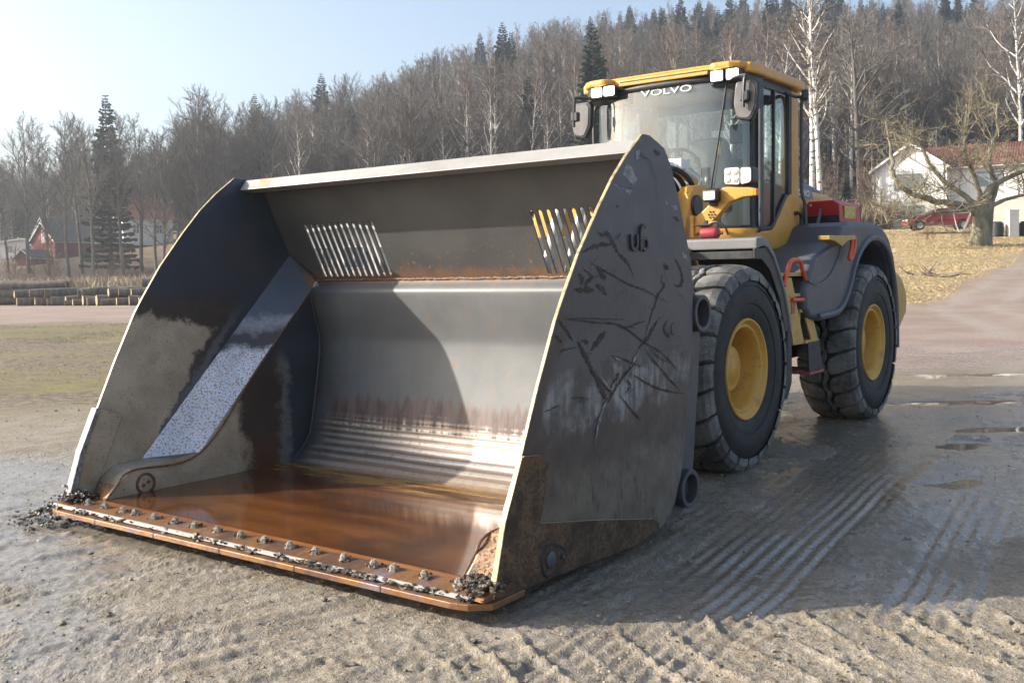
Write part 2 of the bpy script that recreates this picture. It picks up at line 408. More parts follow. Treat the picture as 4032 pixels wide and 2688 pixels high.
# ---- bucket materials (object space: x forward, y left, z up)
def speckle(m, sc, lo, hi, v=None): return m.ss(m.noise(sc, 3, .65, v), lo, hi)
def mat_outer_plate():
    m = Mat('scraped_bucket_side'); X, Y, Z = m.xyz()
    warp = m.add(m.mul(m.sub(m.noise(2.6, 4, .6), .5), .34), m.mul(m.sub(m.noise(12, 6, .75, m.scaled((1, 1, .7))), .5), .30))
    e = m.add(Z, warp)
    paint = m.mix(m.ss(m.noise(4, 5, .6), .3, .75), (.060, .054, .064), (.090, .082, .095))
    paint = m.mix(m.mul(m.ss(m.noise(1.3, 3), .5, .65), .35), paint, (.085, .08, .092))
    prim = m.mix(m.ss(m.noise(14, 4, .6, m.scaled((2, 1, .6))), .35, .65), (.085, .08, .078), (.27, .275, .28))
    c = m.mix(m.ss(e, 1.00, .95), paint, m.mix(m.ss(m.noise(2.6, 4, .6), .38, .60), (.060, .050, .046), prim))
    brown = m.mix(m.ss(m.noise(5, 4), .3, .7), (.045, .031, .026), (.085, .062, .052))
    e2 = m.add(e, m.mul(m.sub(X, 2.4), .02))
    c = m.mix(m.ss(e2, .84, .70), c, brown)
    bare = m.mix(m.ss(m.noise(7, 5, .65), .3, .7), (.098, .078, .058), (.158, .132, .104))
    sp = speckle(m, 24, .58, .66, m.scaled((1.1, 1, .32), rot=(0, .5, 0)))
    bare = m.mix(m.mul(sp, .85), bare, (.07, .045, .03))
    e3 = m.add(e, m.mul(m.sub(X, 2.4), .10))
    c = m.mix(m.ss(e3, .60, .44), c, bare)
    rim = m.ss(m.sub(X, m.add(m.math('MULTIPLY_ADD', Z, -.62, 3.72), m.mul(m.sub(m.noise(9, 4), .5), .12))), -.08, .0)
    rim = m.mul(rim, m.ss(Z, 1.5, 1.1))
    c = m.mix(m.mul(rim, .8), c, (.055, .036, .026))
    rust = m.mul(speckle(m, 9, .60, .72), m.ss(Z, 1.2, .4, .15, .6))
    c = m.mix(rust, c, (.13, .055, .025))
    r = m.math('MULTIPLY_ADD', m.noise(16, 3), .3, .30)
    return m.done(m.pbr(c, r, .0, .5, m.bump(m.add(m.noise(30, 4), m.mul(m.noise(6, 3), .8)), .25, .006)))
def mat_rust_plate(name, dark=.6):
    m = Mat(name)
    c = m.mix(m.ss(m.noise(9, 5, .7), .35, .65), (.075 * dark, .045 * dark, .028 * dark), (.26 * dark, .155 * dark, .085 * dark))
    c = m.mix(speckle(m, 60, .5, .62), c, (.045, .03, .022))
    c = m.mix(m.mul(m.ss(m.noise(2.2, 3), .55, .68), .7), c, (.33 * dark, .15 * dark, .045 * dark))
    return m.done(m.pbr(c, m.math('MULTIPLY_ADD', m.noise(30, 3), .4, .45), .1, .4, m.bump(m.noise(70, 4), .5, .004)))
def tan_steel(m):
    c = m.mix(m.ss(m.noise(3.2, 5, .65), .3, .7), (.33, .285, .215), (.50, .445, .355))
    return m.mix(m.mul(speckle(m, 70, .60, .68), .8), c, (.06, .05, .04))
SHADE_NAVY = (.030, .042, .062)  # bucket paint made bluer and darker, sky-lit shade put into the colour
def mat_left_inner():
    m = Mat('worn_inner_side_plate'); X, Y, Z = m.xyz()
    paint = m.mix(m.ss(m.noise(3, 4), .3, .7), SHADE_NAVY, (.040, .055, .078))
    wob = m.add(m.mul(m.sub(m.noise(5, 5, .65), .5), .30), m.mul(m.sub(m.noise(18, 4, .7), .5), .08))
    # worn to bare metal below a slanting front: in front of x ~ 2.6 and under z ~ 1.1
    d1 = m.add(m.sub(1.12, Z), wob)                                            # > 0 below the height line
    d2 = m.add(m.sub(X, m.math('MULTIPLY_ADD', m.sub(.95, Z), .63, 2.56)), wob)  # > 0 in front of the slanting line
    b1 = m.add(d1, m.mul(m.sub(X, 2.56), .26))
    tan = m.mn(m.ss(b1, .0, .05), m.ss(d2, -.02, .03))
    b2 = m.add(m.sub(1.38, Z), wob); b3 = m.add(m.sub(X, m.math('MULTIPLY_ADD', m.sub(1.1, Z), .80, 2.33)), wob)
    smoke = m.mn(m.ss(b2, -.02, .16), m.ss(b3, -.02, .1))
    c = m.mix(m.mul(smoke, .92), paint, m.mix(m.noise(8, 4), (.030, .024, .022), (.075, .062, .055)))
    pale = m.mn(m.ss(b3, -.05, -.01), m.ss(b3, .07, .02)); pale = m.mul(pale, m.ss(Z, 1.3, 1.0))
    c = m.mix(m.mul(pale, .35), c, (.26, .27, .29))
    c = m.mix(tan, c, tan_steel(m))
    low = m.mul(m.ss(Z, .5, .12), m.ss(m.noise(6, 4), .35, .6))
    c = m.mix(m.mul(low, .6), c, (.20, .125, .05))
    return m.done(m.pbr(c, m.math('MULTIPLY_ADD', m.noise(12, 3), .25, .33), .1, .5, m.bump(m.noise(40, 4), .2, .004)))
def mat_inner_wall():
    m = Mat('worn_inner_wall'); X, Y, Z = m.xyz()
    paint = m.mix(m.ss(m.noise(3, 4), .3, .7), SHADE_NAVY, (.040, .055, .078))
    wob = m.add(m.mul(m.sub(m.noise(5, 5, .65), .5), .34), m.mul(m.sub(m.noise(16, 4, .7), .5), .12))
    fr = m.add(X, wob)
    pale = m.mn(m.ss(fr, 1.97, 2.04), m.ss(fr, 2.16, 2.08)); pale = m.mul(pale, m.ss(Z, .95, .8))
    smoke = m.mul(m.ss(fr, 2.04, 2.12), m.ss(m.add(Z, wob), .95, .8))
    tan = m.mul(m.ss(m.sub(fr, m.mul(m.sub(Z, .4), .12)), 2.36, 2.46), m.ss(m.add(Z, m.mul(wob, .4)), .74, .66))
    c = m.mix(m.mul(pale, .7), paint, m.mix(m.noise(22, 4), (.12, .13, .14), (.30, .31, .32)))
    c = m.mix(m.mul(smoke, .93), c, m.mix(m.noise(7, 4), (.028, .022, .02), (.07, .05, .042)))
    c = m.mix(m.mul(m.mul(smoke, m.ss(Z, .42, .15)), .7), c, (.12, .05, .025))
    c = m.mix(tan, c, tan_steel(m))
    return m.done(m.pbr(c, m.math('MULTIPLY_ADD', m.noise(12, 3), .25, .34), .1, .5, m.bump(m.noise(40, 4), .2, .004)))
def mat_gusset():
    m = Mat('speckled_corner_plate'); X, Y, Z = m.xyz()
    paint = m.mix(m.ss(m.noise(3, 4), .3, .7), (.085, .105, .14), (.105, .125, .165))
    e = m.add(Z, m.mul(m.sub(m.noise(7, 5, .65), .5), .22))
    c = m.mix(m.mn(m.ss(e, 1.20, 1.12), m.ss(e, .98, 1.06)), paint, m.mix(m.noise(30, 3), (.14, .15, .17), (.42, .44, .48)))
    c = m.mix(m.ss(e, 1.10, 1.02), c, (.075, .062, .064))
    white = m.mix(m.ss(m.noise(5, 3), .3, .7), (.64, .67, .76), (.80, .83, .90))
    white = m.mix(m.mul(speckle(m, 85, .52, .58), .9), white, (.33, .22, .14))
    c = m.mix(m.ss(e, .98, .90), c, white)
    return m.done(m.pbr(c, .42, .05, .5, m.bump(m.noise(60, 3), .3, .004)))
def mat_back_sheet():
    m = Mat('polished_bucket_back'); X, Y, Z = m.xyz()
    paint = m.mix(m.ss(m.noise(2.4, 5, .6), .3, .7), (.118, .123, .127), (.16, .164, .164))
    paint = m.mix(m.mul(speckle(m, 16, .60, .70, m.scaled((1, 1, .5))), .5), paint, (.22, .14, .085))
    paint = m.mix(m.mul(m.ss(Z, 1.345, 1.40), m.ss(m.noise(26, 4, .7), .42, .6)), paint, (.24, .13, .07))
    streak = m.noise(1, 4, .65, m.scaled((1, 26, 2.2))); wide = m.noise(2.2, 3)
    e = m.add(Z, m.add(m.mul(m.sub(streak, .5), .26), m.mul(m.sub(wide, .5), .16)))
    side = m.ss(m.add(Y, m.mul(m.sub(m.noise(1, 3, .6, m.scaled((1, 2, 36))), .5), .34)), -1.30, -1.12)      # paint stays by the far wall
    brown = m.mix(m.ss(m.noise(1, 4, .6, m.scaled((1, 14, 3))), .3, .7), (.085, .052, .045), (.17, .125, .12))
    c = m.mix(m.mul(m.ss(e, .62, .55), side), paint, brown)
    rib = m.wave(7.5, 1.6, 3, m.scaled((1, .12, 1)), 'Z')
    bright = m.mix(m.ss(rib, .25, .8), (.30, .24, .20), (.62, .58, .54))
    bright = m.mix(m.mul(speckle(m, 26, .55, .66), .55), bright, (.26, .17, .10))
    polish = m.mul(m.ss(m.add(e, m.mul(m.sub(rib, .5), .06)), .47, .38), side)
    c = m.mix(polish, c, bright)
    dirt = m.mul(m.ss(m.add(Z, m.mul(m.sub(m.noise(9, 4), .5), .08)), .22, .12), m.ss(Y, -1.3, -.8))
    c = m.mix(m.mul(dirt, .85), c, m.mix(m.noise(20, 4), (.15, .09, .05), (.36, .27, .20)))
    pol = m.mul(polish, m.inv(m.mul(dirt, .8)))
    r = m.math('MULTIPLY_ADD', pol, -.12, .46); r = m.add(r, m.mul(m.sub(m.noise(1, 3, .6, m.scaled((1, 3, 60))), .5), .22))
    nm = m.bump(m.add(m.mul(rib, m.mul(polish, .9)), m.mul(m.noise(40, 3), .25)), .35, .006)
    return m.done(m.pbr(c, r, m.mul(pol, .75), .5, nm))
def mat_top_plate():
    m = Mat('dusty_top_plate'); X, Y, Z = m.xyz()
    c = m.mix(m.ss(m.noise(3, 5), .3, .7), (.072, .072, .072), (.098, .097, .094))
    low = m.ss(m.add(Z, m.mul(m.sub(m.noise(7, 5, .7), .5), .18)), 1.50, 1.40)
    c = m.mix(m.mul(low, .75), c, (.24, .125, .065))
    c = m.mix(m.mul(speckle(m, 34, .60, .68), m.ss(Z, 1.75, 1.45)), c, (.26, .13, .06))
    return m.done(m.pbr(c, .55, 0, .4, m.bump(m.noise(50, 3), .15, .003)))
def mat_lip():
    m = Mat('scuffed_lip_paint')
    c = m.mix(m.ss(m.noise(4, 5, .65, m.scaled((1, .5, 1))), .3, .7), (.215, .21, .20), (.30, .292, .28))
    c = m.mix(m.ss(m.noise(3.4, 5, .7, m.scaled((1, .8, 1.4))), .60, .66), c, (.36, .20, .10))
    return m.done(m.pbr(c, .5, 0, .5))
def mat_floor():
    m = Mat('rusty_bucket_floor')
    c = m.mix(m.ss(m.noise(2.5, 5, .6, m.scaled((3, .8, 1))), .3, .7), (.17, .062, .02), (.33, .135, .04))
    return m.done(m.pbr(c, .4, 0, .5, m.bump(m.noise(25, 4), .2, .004)))
def mat_edge_top():
    m = Mat('rusty_cutting_edge'); 
    n = m.noise(2.4, 4, .6, m.scaled((.6, 2.2, 1)))
    c = m.ramp(n, [(.25, (.09, .055, .045)), (.42, (.16, .085, .05)), (.52, (.27, .13, .045)), (.62, (.19, .125, .115)), (.8, (.30, .24, .26))])
    c = m.mix(m.mul(speckle(m, 45, .52, .66), .6), c, (.14, .07, .04))
    return m.done(m.pbr(c, m.math('MULTIPLY_ADD', m.noise(18, 3), .3, .30), .35, .5, m.bump(m.noise(45, 4), .35, .004)))
M_OUT = mat_outer_plate(); M_LIN = mat_left_inner(); M_WALL = mat_inner_wall(); M_GUS = mat_gusset(); M_BACK = mat_back_sheet()
M_TOP = mat_top_plate(); M_LIP = mat_lip(); M_FLOOR = mat_floor(); M_EDGE = mat_edge_top()
M_RUST = mat_rust_plate('rusty_steel', .55); M_ORUST = mat_rust_plate('orange_rust', 1.7)
M_WORN = simple('worn_plate_edge', (.40, .32, .17), .42, .25, .25, 30, .3)
M_SHOE = simple('scuffed_shoe', (.20, .195, .20), .5, .1, .35, 30, .4)
M_SCR = simple('bare_scratch', (.034, .0235, .0185), .65, 0, .3, 25, .4)
M_SCP = simple('exposed_primer', (.20, .205, .225), .5, 0, .3, 18, .2)
M_MUD = simple('drying_mud', (.19, .165, .135), .75, 0, .35, 40, .8, 120)
M_MUDD = simple('dark_wet_mud', (.060, .047, .034), .5, 0, .4, 40, .9, 120)
M_NUT = simple('worn_steel_nut', (.36, .33, .28), .45, .4, .3, 40, .4)
M_WELD = simple('weld_bead', (.17, .095, .055), .5, .2, .35, 60, .9, 120)
M_DGREY = simple('dark_grey_paint', (.055, .054, .062), .42, 0, .18, 5, .15)

BUCKET = empty('bucket', parent=LOADER)
def bpart(name, mb, mat, **kw): return mb.build(name, mat, BUCKET, **kw)
def plate2(poly_uz, v0, v1, parent_mats, name, bevel=.004):
    mb = MB(); n = len(poly_uz)
    a = [T(u, v0, z) for u, z in poly_uz]; b = [T(u, v1, z) for u, z in poly_uz]
    mb.add(a + b, [tuple(range(n)), tuple(range(2 * n - 1, n - 1, -1))])
    mb.cur = 1; o = 0
    mb.f += [(i, (i + 1) % n, n + (i + 1) % n, n + i) for i in range(n)]; mb.mi += [1] * n
    return bpart(name, mb, parent_mats, bevel=bevel)
FRONT = [(-3.545, .125), (-3.443, .439), (-3.325, .65), (-3.20, .92), (-3.05, 1.215), (-2.985, 1.318), (-2.85, 1.515), (-2.67, 1.732), (-2.53, 1.885), (-2.395, 2.005), (-2.285, 2.085), (-2.24, 2.12)]
TOPR = [(-2.165, 2.12), (-2.005, 2.069), (-1.935, 1.988), (-1.838, 1.796), (-1.752, 1.593), (-1.70, 1.476)]
REAR = [(-1.68, 1.30), (-1.692, 1.061), (-1.736, .849), (-1.788, .533), (-1.839, .327), (-1.918, .178), (-2.009, .10), (-2.121, .067), (-2.35, .047), (-2.608, .060), (-2.927, .072), (-3.304, .088), (-3.52, .095)]
plate2(FRONT + TOPR + REAR, W2 - .020, W2, [M_OUT, M_WORN], 'side_plate')
plate2(FRONT + TOPR + REAR, -W2, -W2 + .020, [M_LIN, M_WORN], 'side_plate')
# raised wear plates bolted and welded on both cheeks
WEAR = [(-3.545, .115), (-3.46, .40), (-3.325, .655), (-3.20, .64), (-3.138, .595), (-3.165, .48), (-3.195, .38), (-3.216, .345), (-2.75, .262), (-2.19, .152), (-2.125, .118), (-2.118, .082), (-2.36, .052), (-2.93, .074), (-3.304, .084), (-3.52, .092)]
plate2(WEAR, W2, W2 + .013, [M_RUST, M_WORN], 'wear_plate')
plate2([(-3.56, .12), (-3.46, .40), (-3.345, .655), (-3.172, .591), (-3.248, .412), (-3.35, .20), (-3.40, .11)], -W2 + .026, -W2 + .04, [M_LIN, M_WELD], 'wear_plate')
plate2([(-3.565, .10), (-3.468, .40), (-3.352, .655), (-3.322, .648), (-3.43, .40), (-3.52, .10)], -W2 - .004, -W2 + .055, [M_SHOE, M_SHOE], 'edge_shoe')
plate2([(-3.556, .10), (-3.466, .40), (-3.338, .655), (-3.322, .648), (-3.455, .40), (-3.54, .10)], W2 - .012, W2 + .0145, [M_RUST, M_WORN], 'edge_shoe')
# inner walls, slanted corner plates and front ledges
def tp0(v, z): return T(-1.966 + (1.989 - z) * .2 / .392, v, z)
BACK = [(-1.703, 1.404), (-1.725, 1.372), (-1.756, 1.350), (-1.772, 1.325), (-1.770, 1.29), (-1.735, 1.15), (-1.698, 1.02), (-1.692, .96), (-1.702, .85), (-1.726, .696), (-1.755, .55), (-1.785, .40), (-1.812, .30), (-1.865, .23), (-1.945, .165), (-2.03, .112), (-2.12, .078), (-2.22, .055), (-2.33, .046)]
for s in (-1, 1):
    poly = [(u, z) for u, z in BACK[3:]] + [(-3.435, .124), (-3.353, .202), (-3.244, .275), (-2.754, .310)]
    vv = s * WI
    plate2(poly, vv, vv + s * .014, [M_WALL, M_WALL], 'inner_wall', bevel=0)
    o1 = s * (W2 - .027); i1 = s * WI
    A1, A2 = T(-1.760, o1, 1.597), T(-3.04, o1, .293); B1, B2 = T(-1.768, i1, 1.338), T(-2.754, i1, .311)
    g = MB().add([A1, A2, B2, B1], [(0, 1, 2, 3)]); bpart('corner_plate', g, M_GUS)
    pts_in = [(-2.754, .311), (-3.244, .275), (-3.353, .202), (-3.435, .124)]; pts_out = [(-3.04, .293), (-3.238, .283), (-3.343, .202), (-3.40, .108)]
    for k in range(3):
        q = MB().add([T(pts_out[k][0], o1, pts_out[k][1]), T(pts_out[k + 1][0], o1, pts_out[k + 1][1]), T(pts_in[k + 1][0], i1, pts_in[k + 1][1]), T(pts_in[k][0], i1, pts_in[k][1])], [(0, 1, 2, 3)])
        bpart('corner_ledge', q, [M_LIN, M_LIN, M_ORUST][k] if s < 0 else M_ORUST)
    fill = MB().add([A1, B1, T(-1.703, i1, 1.404), tp0(s * WI, 1.404), tp0(s * (W2 - .02), 1.60)], [(0, 1, 2), (0, 2, 3), (0, 3, 4)]); bpart('corner_fillet', fill, M_TOP)
    w = MB().tube(smoothpath([T(*p) for p in ((-1.772, i1 - s * .004, 1.33), (-2.27, i1 - s * .004, .815), (-2.752, i1 - s * .004, .309), (-3.244, i1 - s * .004, .273), (-3.353, i1 - s * .004, .20), (-3.43, i1 - s * .004, .126))], 8), .007, 6)
    bpart('weld_seam', w, M_WELD)
w = MB().tube([T(u - .004, -WI + .006, z) for u, z in BACK[2:]], .006, 5); bpart('weld_seam', w, M_DGREY)
w = MB().tube([T(-1.712 + .0015 * rng.uniform(-1, 1), v, 1.404 + .003 * rng.uniform(-1, 1)) for v in np.linspace(-WI, WI, 120)], .009, 6); bpart('weld_seam', w, M_WELD)
w = MB().tube([T(-2.0, -W2 + .03, 2.05), T(-1.775, -W2 + .03, 1.60), T(-1.708, -WI, 1.404)], .006, 5); bpart('weld_seam', w, M_DGREY)
# back sheet: dense across so that its fold and heel read as bent plate
bk = MB(); prof = smoothpath([(u, z, 0) for u, z in BACK], 3); vs_ = np.linspace(-WI, WI, 9)
bk.add([T(p[0], v, p[1]) for p in prof for v in vs_], [(i * 9 + j, i * 9 + j + 1, (i + 1) * 9 + j + 1, (i + 1) * 9 + j) for i in range(len(prof) - 1) for j in range(8)])
o = bpart('back_sheet', bk, M_BACK, smooth=True)
o.modifiers.new('thickness', 'SOLIDIFY').thickness = .014
# louvred top plate with its slats
def tp(v, z, d=0): return T(-1.966 + (1.989 - z) * .2 / .392 + d * .89, v, z + d * .455)
SLOT_Z = (1.425, 1.80); PITCH_S = .058; SLOT_W = .031
slots = [(-1.295 + k * PITCH_S) for k in range(12)]; slots = slots + [-s for s in slots[::-1]]
cols = sorted([-WI, WI] + [s - SLOT_W / 2 for s in slots] + [s + SLOT_W / 2 for s in slots])
rows = [1.404, SLOT_Z[0], SLOT_Z[1], 2.06]
tpb = MB(); slats = []
for j in range(len(cols) - 1):
    a, b = cols[j], cols[j + 1]; mid = (a + b) / 2
    hole = any(abs(mid - s) < .003 for s in slots)
    slat = (not hole) and (b - a) < .04
    for i in range(3):
        if i == 1 and (hole or slat): continue
        tpb.add([tp(a, rows[i]), tp(b, rows[i]), tp(b, rows[i + 1]), tp(a, rows[i + 1])], [(0, 1, 2, 3)])
        if i == 1: pass
    if slat: slats.append((a, b))
    if hole:                                   # rounded ends of the slot
        for zz, dz in ((SLOT_Z[0], 1), (SLOT_Z[1], -1)):
            r = SLOT_W / 2
            for sgn in (-1, 1):
                pts = [tp(mid + sgn * r, zz)] + [tp(mid + sgn * r * cos(t), zz + dz * (r - r * sin(t))) for t in np.linspace(0, pi / 2, 4)][::1]
                pts = [tp(mid + sgn * r, zz), tp(mid, zz)] + [tp(mid + sgn * r * sin(t), zz + dz * r * (1 - cos(t))) for t in np.linspace(0.25, pi / 2, 4)]
                tpb.add(pts, [tuple(range(len(pts)))])
for s in (-1, 1):
    e = W2 - .02
    tpb.add([tp(s * WI, 1.404), tp(s * e, 1.597), tp(s * e, 2.06), tp(s * WI, 2.06)], [(0, 1, 2, 3)])
o = bpart('top_plate', tpb, M_TOP)
def solid(o, t, off=0):
    m = o.modifiers.new('thickness', 'SOLIDIFY'); m.thickness = t; m.offset = off
bm = bmesh.new(); bm.from_mesh(o.data); bmesh.ops.remove_doubles(bm, verts=bm.verts, dist=.0005); bmesh.ops.recalc_face_normals(bm, faces=bm.faces); bm.to_mesh(o.data); bm.free()
solid(o, .012)
for a, b in slats:
    s_ = MB().prism([tp(a, SLOT_Z[0], -.006), tp(b, SLOT_Z[0], -.006), tp(b, SLOT_Z[1], -.006), tp(a, SLOT_Z[1], -.006)], Vector(T(.89 * .012, 0, .455 * .012)))
    bpart('slat', s_, M_TOP)
lip = MB().prism([T(u, -W2 + .026, z) for u, z in ((-2.207, 2.036), (-2.152, 2.108), (-2.0, 2.085), (-1.985, 2.035), (-2.10, 2.024))], (0, 2 * W2 - .052, 0))
bpart('lip', lip, M_LIP, bevel=.006)
# floor, standing water and the bolted cutting edge
fl = MB().prism([T(u, -WI - .02, z) for u, z in ((-2.28, .048), (-3.49, .128), (-3.49, .10), (-2.35, .02))], (0, 2 * WI + .04, 0)); bpart('floor_plate', fl, M_FLOOR)
ce = MB().prism([T(u, -W2 - .01, z) for u, z in ((-3.40, .120), (-3.50, .129), (-3.612, .119), (-3.625, .106), (-3.61, .097), (-3.40, .097))], (0, 2 * W2 + .02, 0)); bpart('lip_plate', ce, M_EDGE, bevel=.003)
def edge_prof(v): 
    c = max(0, abs(v) - 1.50) / .14
    return -3.668 + .085 * c * c
segs = np.linspace(-1.64, 1.64, 7)
for a, b in zip(segs[:-1], segs[1:]):
    vv = np.linspace(a + .001, b - .001, 8); top = [(edge_prof(v), v) for v in vv]
    poly = [T(u, v, .096) for u, v in top] + [T(-3.36, vv[-1], .096), T(-3.36, vv[0], .096)]
    bpart('cutting_edge', MB().prism(poly, (0, 0, -.028)), M_EDGE, bevel=.004)
wb = MB().prism([T(-3.618, -1.60, .118), T(-3.634, -1.60, .104), T(-3.622, -1.60, .098), T(-3.606, -1.60, .102)], (0, 3.15, 0)); bpart('edge_bead', wb, M_LIP)
BOLTS = [(-3.545, -1.187), (-3.545, -1.008), (-3.545, -.895), (-3.545, -.712), (-3.54, -.534), (-3.54, -.363), (-3.54, -.178), (-3.54, .009), (-3.54, .188), (-3.54, .374), (-3.54, .553), (-3.54, .744), (-3.54, .932), (-3.54, 1.052), (-3.54, 1.235), (-3.545, 1.428), (-3.545, -1.36)]
for u, v in BOLTS:
    z0 = .124
    n_ = MB(); a0 = rng.uniform(0, 1)
    n_.lathe([(z0, .0), (z0, .026), (z0 + .006, .026), (z0 + .006, .019), (z0 + .024, .018), (z0 + .026, .012), (z0 + .033, .011), (z0 + .034, 0)], 6, 'Z', T(u, v, 0))
    bpart('bolt', n_, M_NUT)
mud = MB()
for u, v in BOLTS:
    for k in range(9):
        a = rng.uniform(0, 6.28); r = rng.uniform(.018, .04)
        mud.ico(T(u + r * cos(a), v + r * sin(a), .128 + rng.uniform(0, .014)), rng.uniform(.003, .008), 1, .4)
for k in range(420):
    v = rng.uniform(-1.6, 1.58)
    if vnoise(np.array([v]), np.array([0.]), .16, 5)[0] < .02 and rng.random() < .85: continue
    mud.ico(T(-3.634 + rng.uniform(-.012, .016), v, .102 + rng.uniform(-.004, .02)), rng.uniform(.004, .013), 1, .35, (1, 1.6, .8))
for k in range(700):
    s_ = 1 if rng.random() < .4 else -1
    du = rng.gauss(0, .05)
    mud.ico(T(-3.52 + du, s_ * (W2 - .07 + rng.gauss(0, .05)) , .135 + max(0, rng.gauss(.012, .018)) * (1 - min(1, abs(du) * 6))), rng.uniform(.004, .013), 1, .45, (1, 1.3, .7))
o = bpart('mud_crumbs', mud, M_MUDD, fix=False); tag(o, kind='stuff')
pile = MB()
for k in range(360):
    r = abs(rng.gauss(0, .14)); a = rng.uniform(0, 6.28)
    u, v = -3.60 + r * cos(a) * .9, -1.66 + r * sin(a) * .9
    pile.ico(T(u, v, max(.008, .10 - r * .42) + rng.uniform(-.01, .012)), rng.uniform(.005, .015), 1, .45, (1, 1.3, .7))
o = bpart('mud_pile', pile, M_MUDD, fix=False); tag(o, kind='stuff')
# pins, bosses and tubes
def ring(c, r0, r1, l, n=28, mat=M_DGREY, name='pin_tube'):
    u, v, z = c
    r_ = MB().lathe([(v - l, r0), (v, r0), (v, r1), (v - l, r1)], n, 'Y', (-u, 0, z), True); return bpart(name, r_, mat, bevel=.004, smooth=True)
for s in (1, -1):
    strip = [(-1.60, 1.385), (-1.56, 1.30), (-1.50, 1.10), (-1.53, .80), (-1.57, .55), (-1.60, .33), (-1.66, .12), (-1.80, .07), (-1.95, .08), (-1.95, .5), (-1.80, 1.0), (-1.75, 1.47)]
    plate2(strip, s * (W2 - .075), s * (W2 - .045), [M_DGREY, M_WORN], 'rear_flange')
ring((-1.58, W2 + .014, 1.188), .104, .078, .30); ring((-1.745, W2 + .012, .225), .108, .080, .30, mat=M_DGREY)
ring((-1.58, -W2 + .20, 1.188), .104, .078, .24); ring((-1.745, -W2 + .20, .225), .108, .080, .24)
BOSS = rounded([(-3.205, .13, 0), (-3.21, .20, 0), (-3.16, .240, 0), (-3.085, .222, 0), (-3.02, .185, 0), (-3.03, .135, 0), (-3.10, .10, 0), (-3.17, .098, 0)], .04, 4)
b_ = MB().tube([T(p[0], W2 + .013, p[1]) for p in BOSS] + [T(BOSS[0][0], W2 + .013, BOSS[0][1])], .008, 6); bpart('pin_retainer', b_, simple('black_rubber_rim', (.02, .02, .022), .5))
bpart('pin_keeper', MB().prism([T(p[0], W2 + .013, p[1]) for p in BOSS], (0, .004, 0)), M_RUST)
bpart('side_pin', MB().lathe([(W2 + .012, .0), (W2 + .012, .037), (W2 + .026, .037), (W2 + .03, .030), (W2 + .03, 0)][::-1], 20, 'Y', (3.147, 0, .17)), M_DGREY, smooth=True)
bpart('bolt', MB().lathe([(W2 + .03, 0), (W2 + .03, .012), (W2 + .013, .012)], 6, 'Y', (3.055, 0, .163)), M_DGREY)
bpart('side_pin', MB().lathe([(W2 + .006, 0), (W2 + .006, .034), (W2, .036)], 20, 'Y', (1.92, 0, 1.118)), M_OUT)
vI = -WI
bpart('wear_ring', MB().lathe([(vI + .002, .052), (vI + .012, .054), (vI + .012, .066), (vI + .002, .068)], 24, 'Y', (3.16, 0, .178)), M_WELD, smooth=True)
bpart('side_pin', MB().lathe([(vI + .002, .05), (vI + .006, .05), (vI + .006, 0)], 24, 'Y', (3.16, 0, .178)), M_LIN)
for dx, dz in ((-.018, .008), (.018, -.01)):
    bpart('bolt', MB().lathe([(vI + .002, .012), (vI + .012, .012), (vI + .012, .006), (vI + .008, 0)], 12, 'Y', (3.16 + dx, 0, .178 + dz)), M_WELD)
bpart('side_pin', MB().lathe([(vI, .055), (vI + .008, .053), (vI + .009, .034), (vI + .02, .032), (vI + .02, 0)], 20, 'Y', (1.90, 0, 1.125)), M_WALL)
# scratches and paint loss, each a ragged sliver on the cheek
SCR = [[(-2.694,1.627),(-2.659,1.604),(-2.596,1.608),(-2.555,1.573),(-2.458,1.492),(-2.403,1.47),(-2.348,1.396)],[(-2.831,1.517),(-2.732,1.544),(-2.629,1.556),(-2.544,1.557)],[(-2.823,1.444),(-2.745,1.407),(-2.806,1.366),(-2.716,1.343)],[(-2.903,1.352),(-2.816,1.345),(-2.726,1.337)],[(-2.872,1.419),(-2.824,1.397),(-2.845,1.371)],[(-1.904,1.494),(-1.852,1.451),(-1.812,1.39),(-1.84,1.347),(-1.919,1.355)],[(-2.033,1.464),(-1.97,1.434)],[(-2.047,1.41),(-2.06,1.375),(-2.023,1.351),(-2.086,1.311),(-2.125,1.259),(-2.18,1.19),(-2.25,1.08)],[(-2.122,2.045),(-2.061,2.033)],[(-1.913,1.716),(-1.847,1.694)],[(-2.508,1.749),(-2.502,1.739)],[(-2.71,1.369),(-2.654,1.347),(-2.613,1.319)],[(-2.703,1.454),(-2.643,1.405),(-2.611,1.411)],[(-3.029,1.217),(-2.967,1.167),(-2.915,1.117)],[(-3.062,1.155),(-3.001,1.111)],[(-2.616,1.148),(-2.689,1.109),(-2.76,1.059)],[(-2.882,1.121),(-2.849,1.083),(-2.795,1.019),(-2.739,.954),(-2.67,.904),(-2.575,.838)],[(-2.092,1.18),(-2.163,1.123),(-2.233,1.074),(-2.315,1.04)],[(-2.316,1.001),(-2.382,.954),(-2.486,.899),(-2.575,.838),(-2.673,.768),(-2.768,.7)],[(-2.51,.94),(-2.549,.886),(-2.611,.855)],[(-1.99,1.169),(-2.035,1.123),(-1.963,1.071)],[(-2.849,1.113),(-2.781,1.103)],[(-2.716,.921),(-2.671,.867),(-2.624,.819)]]
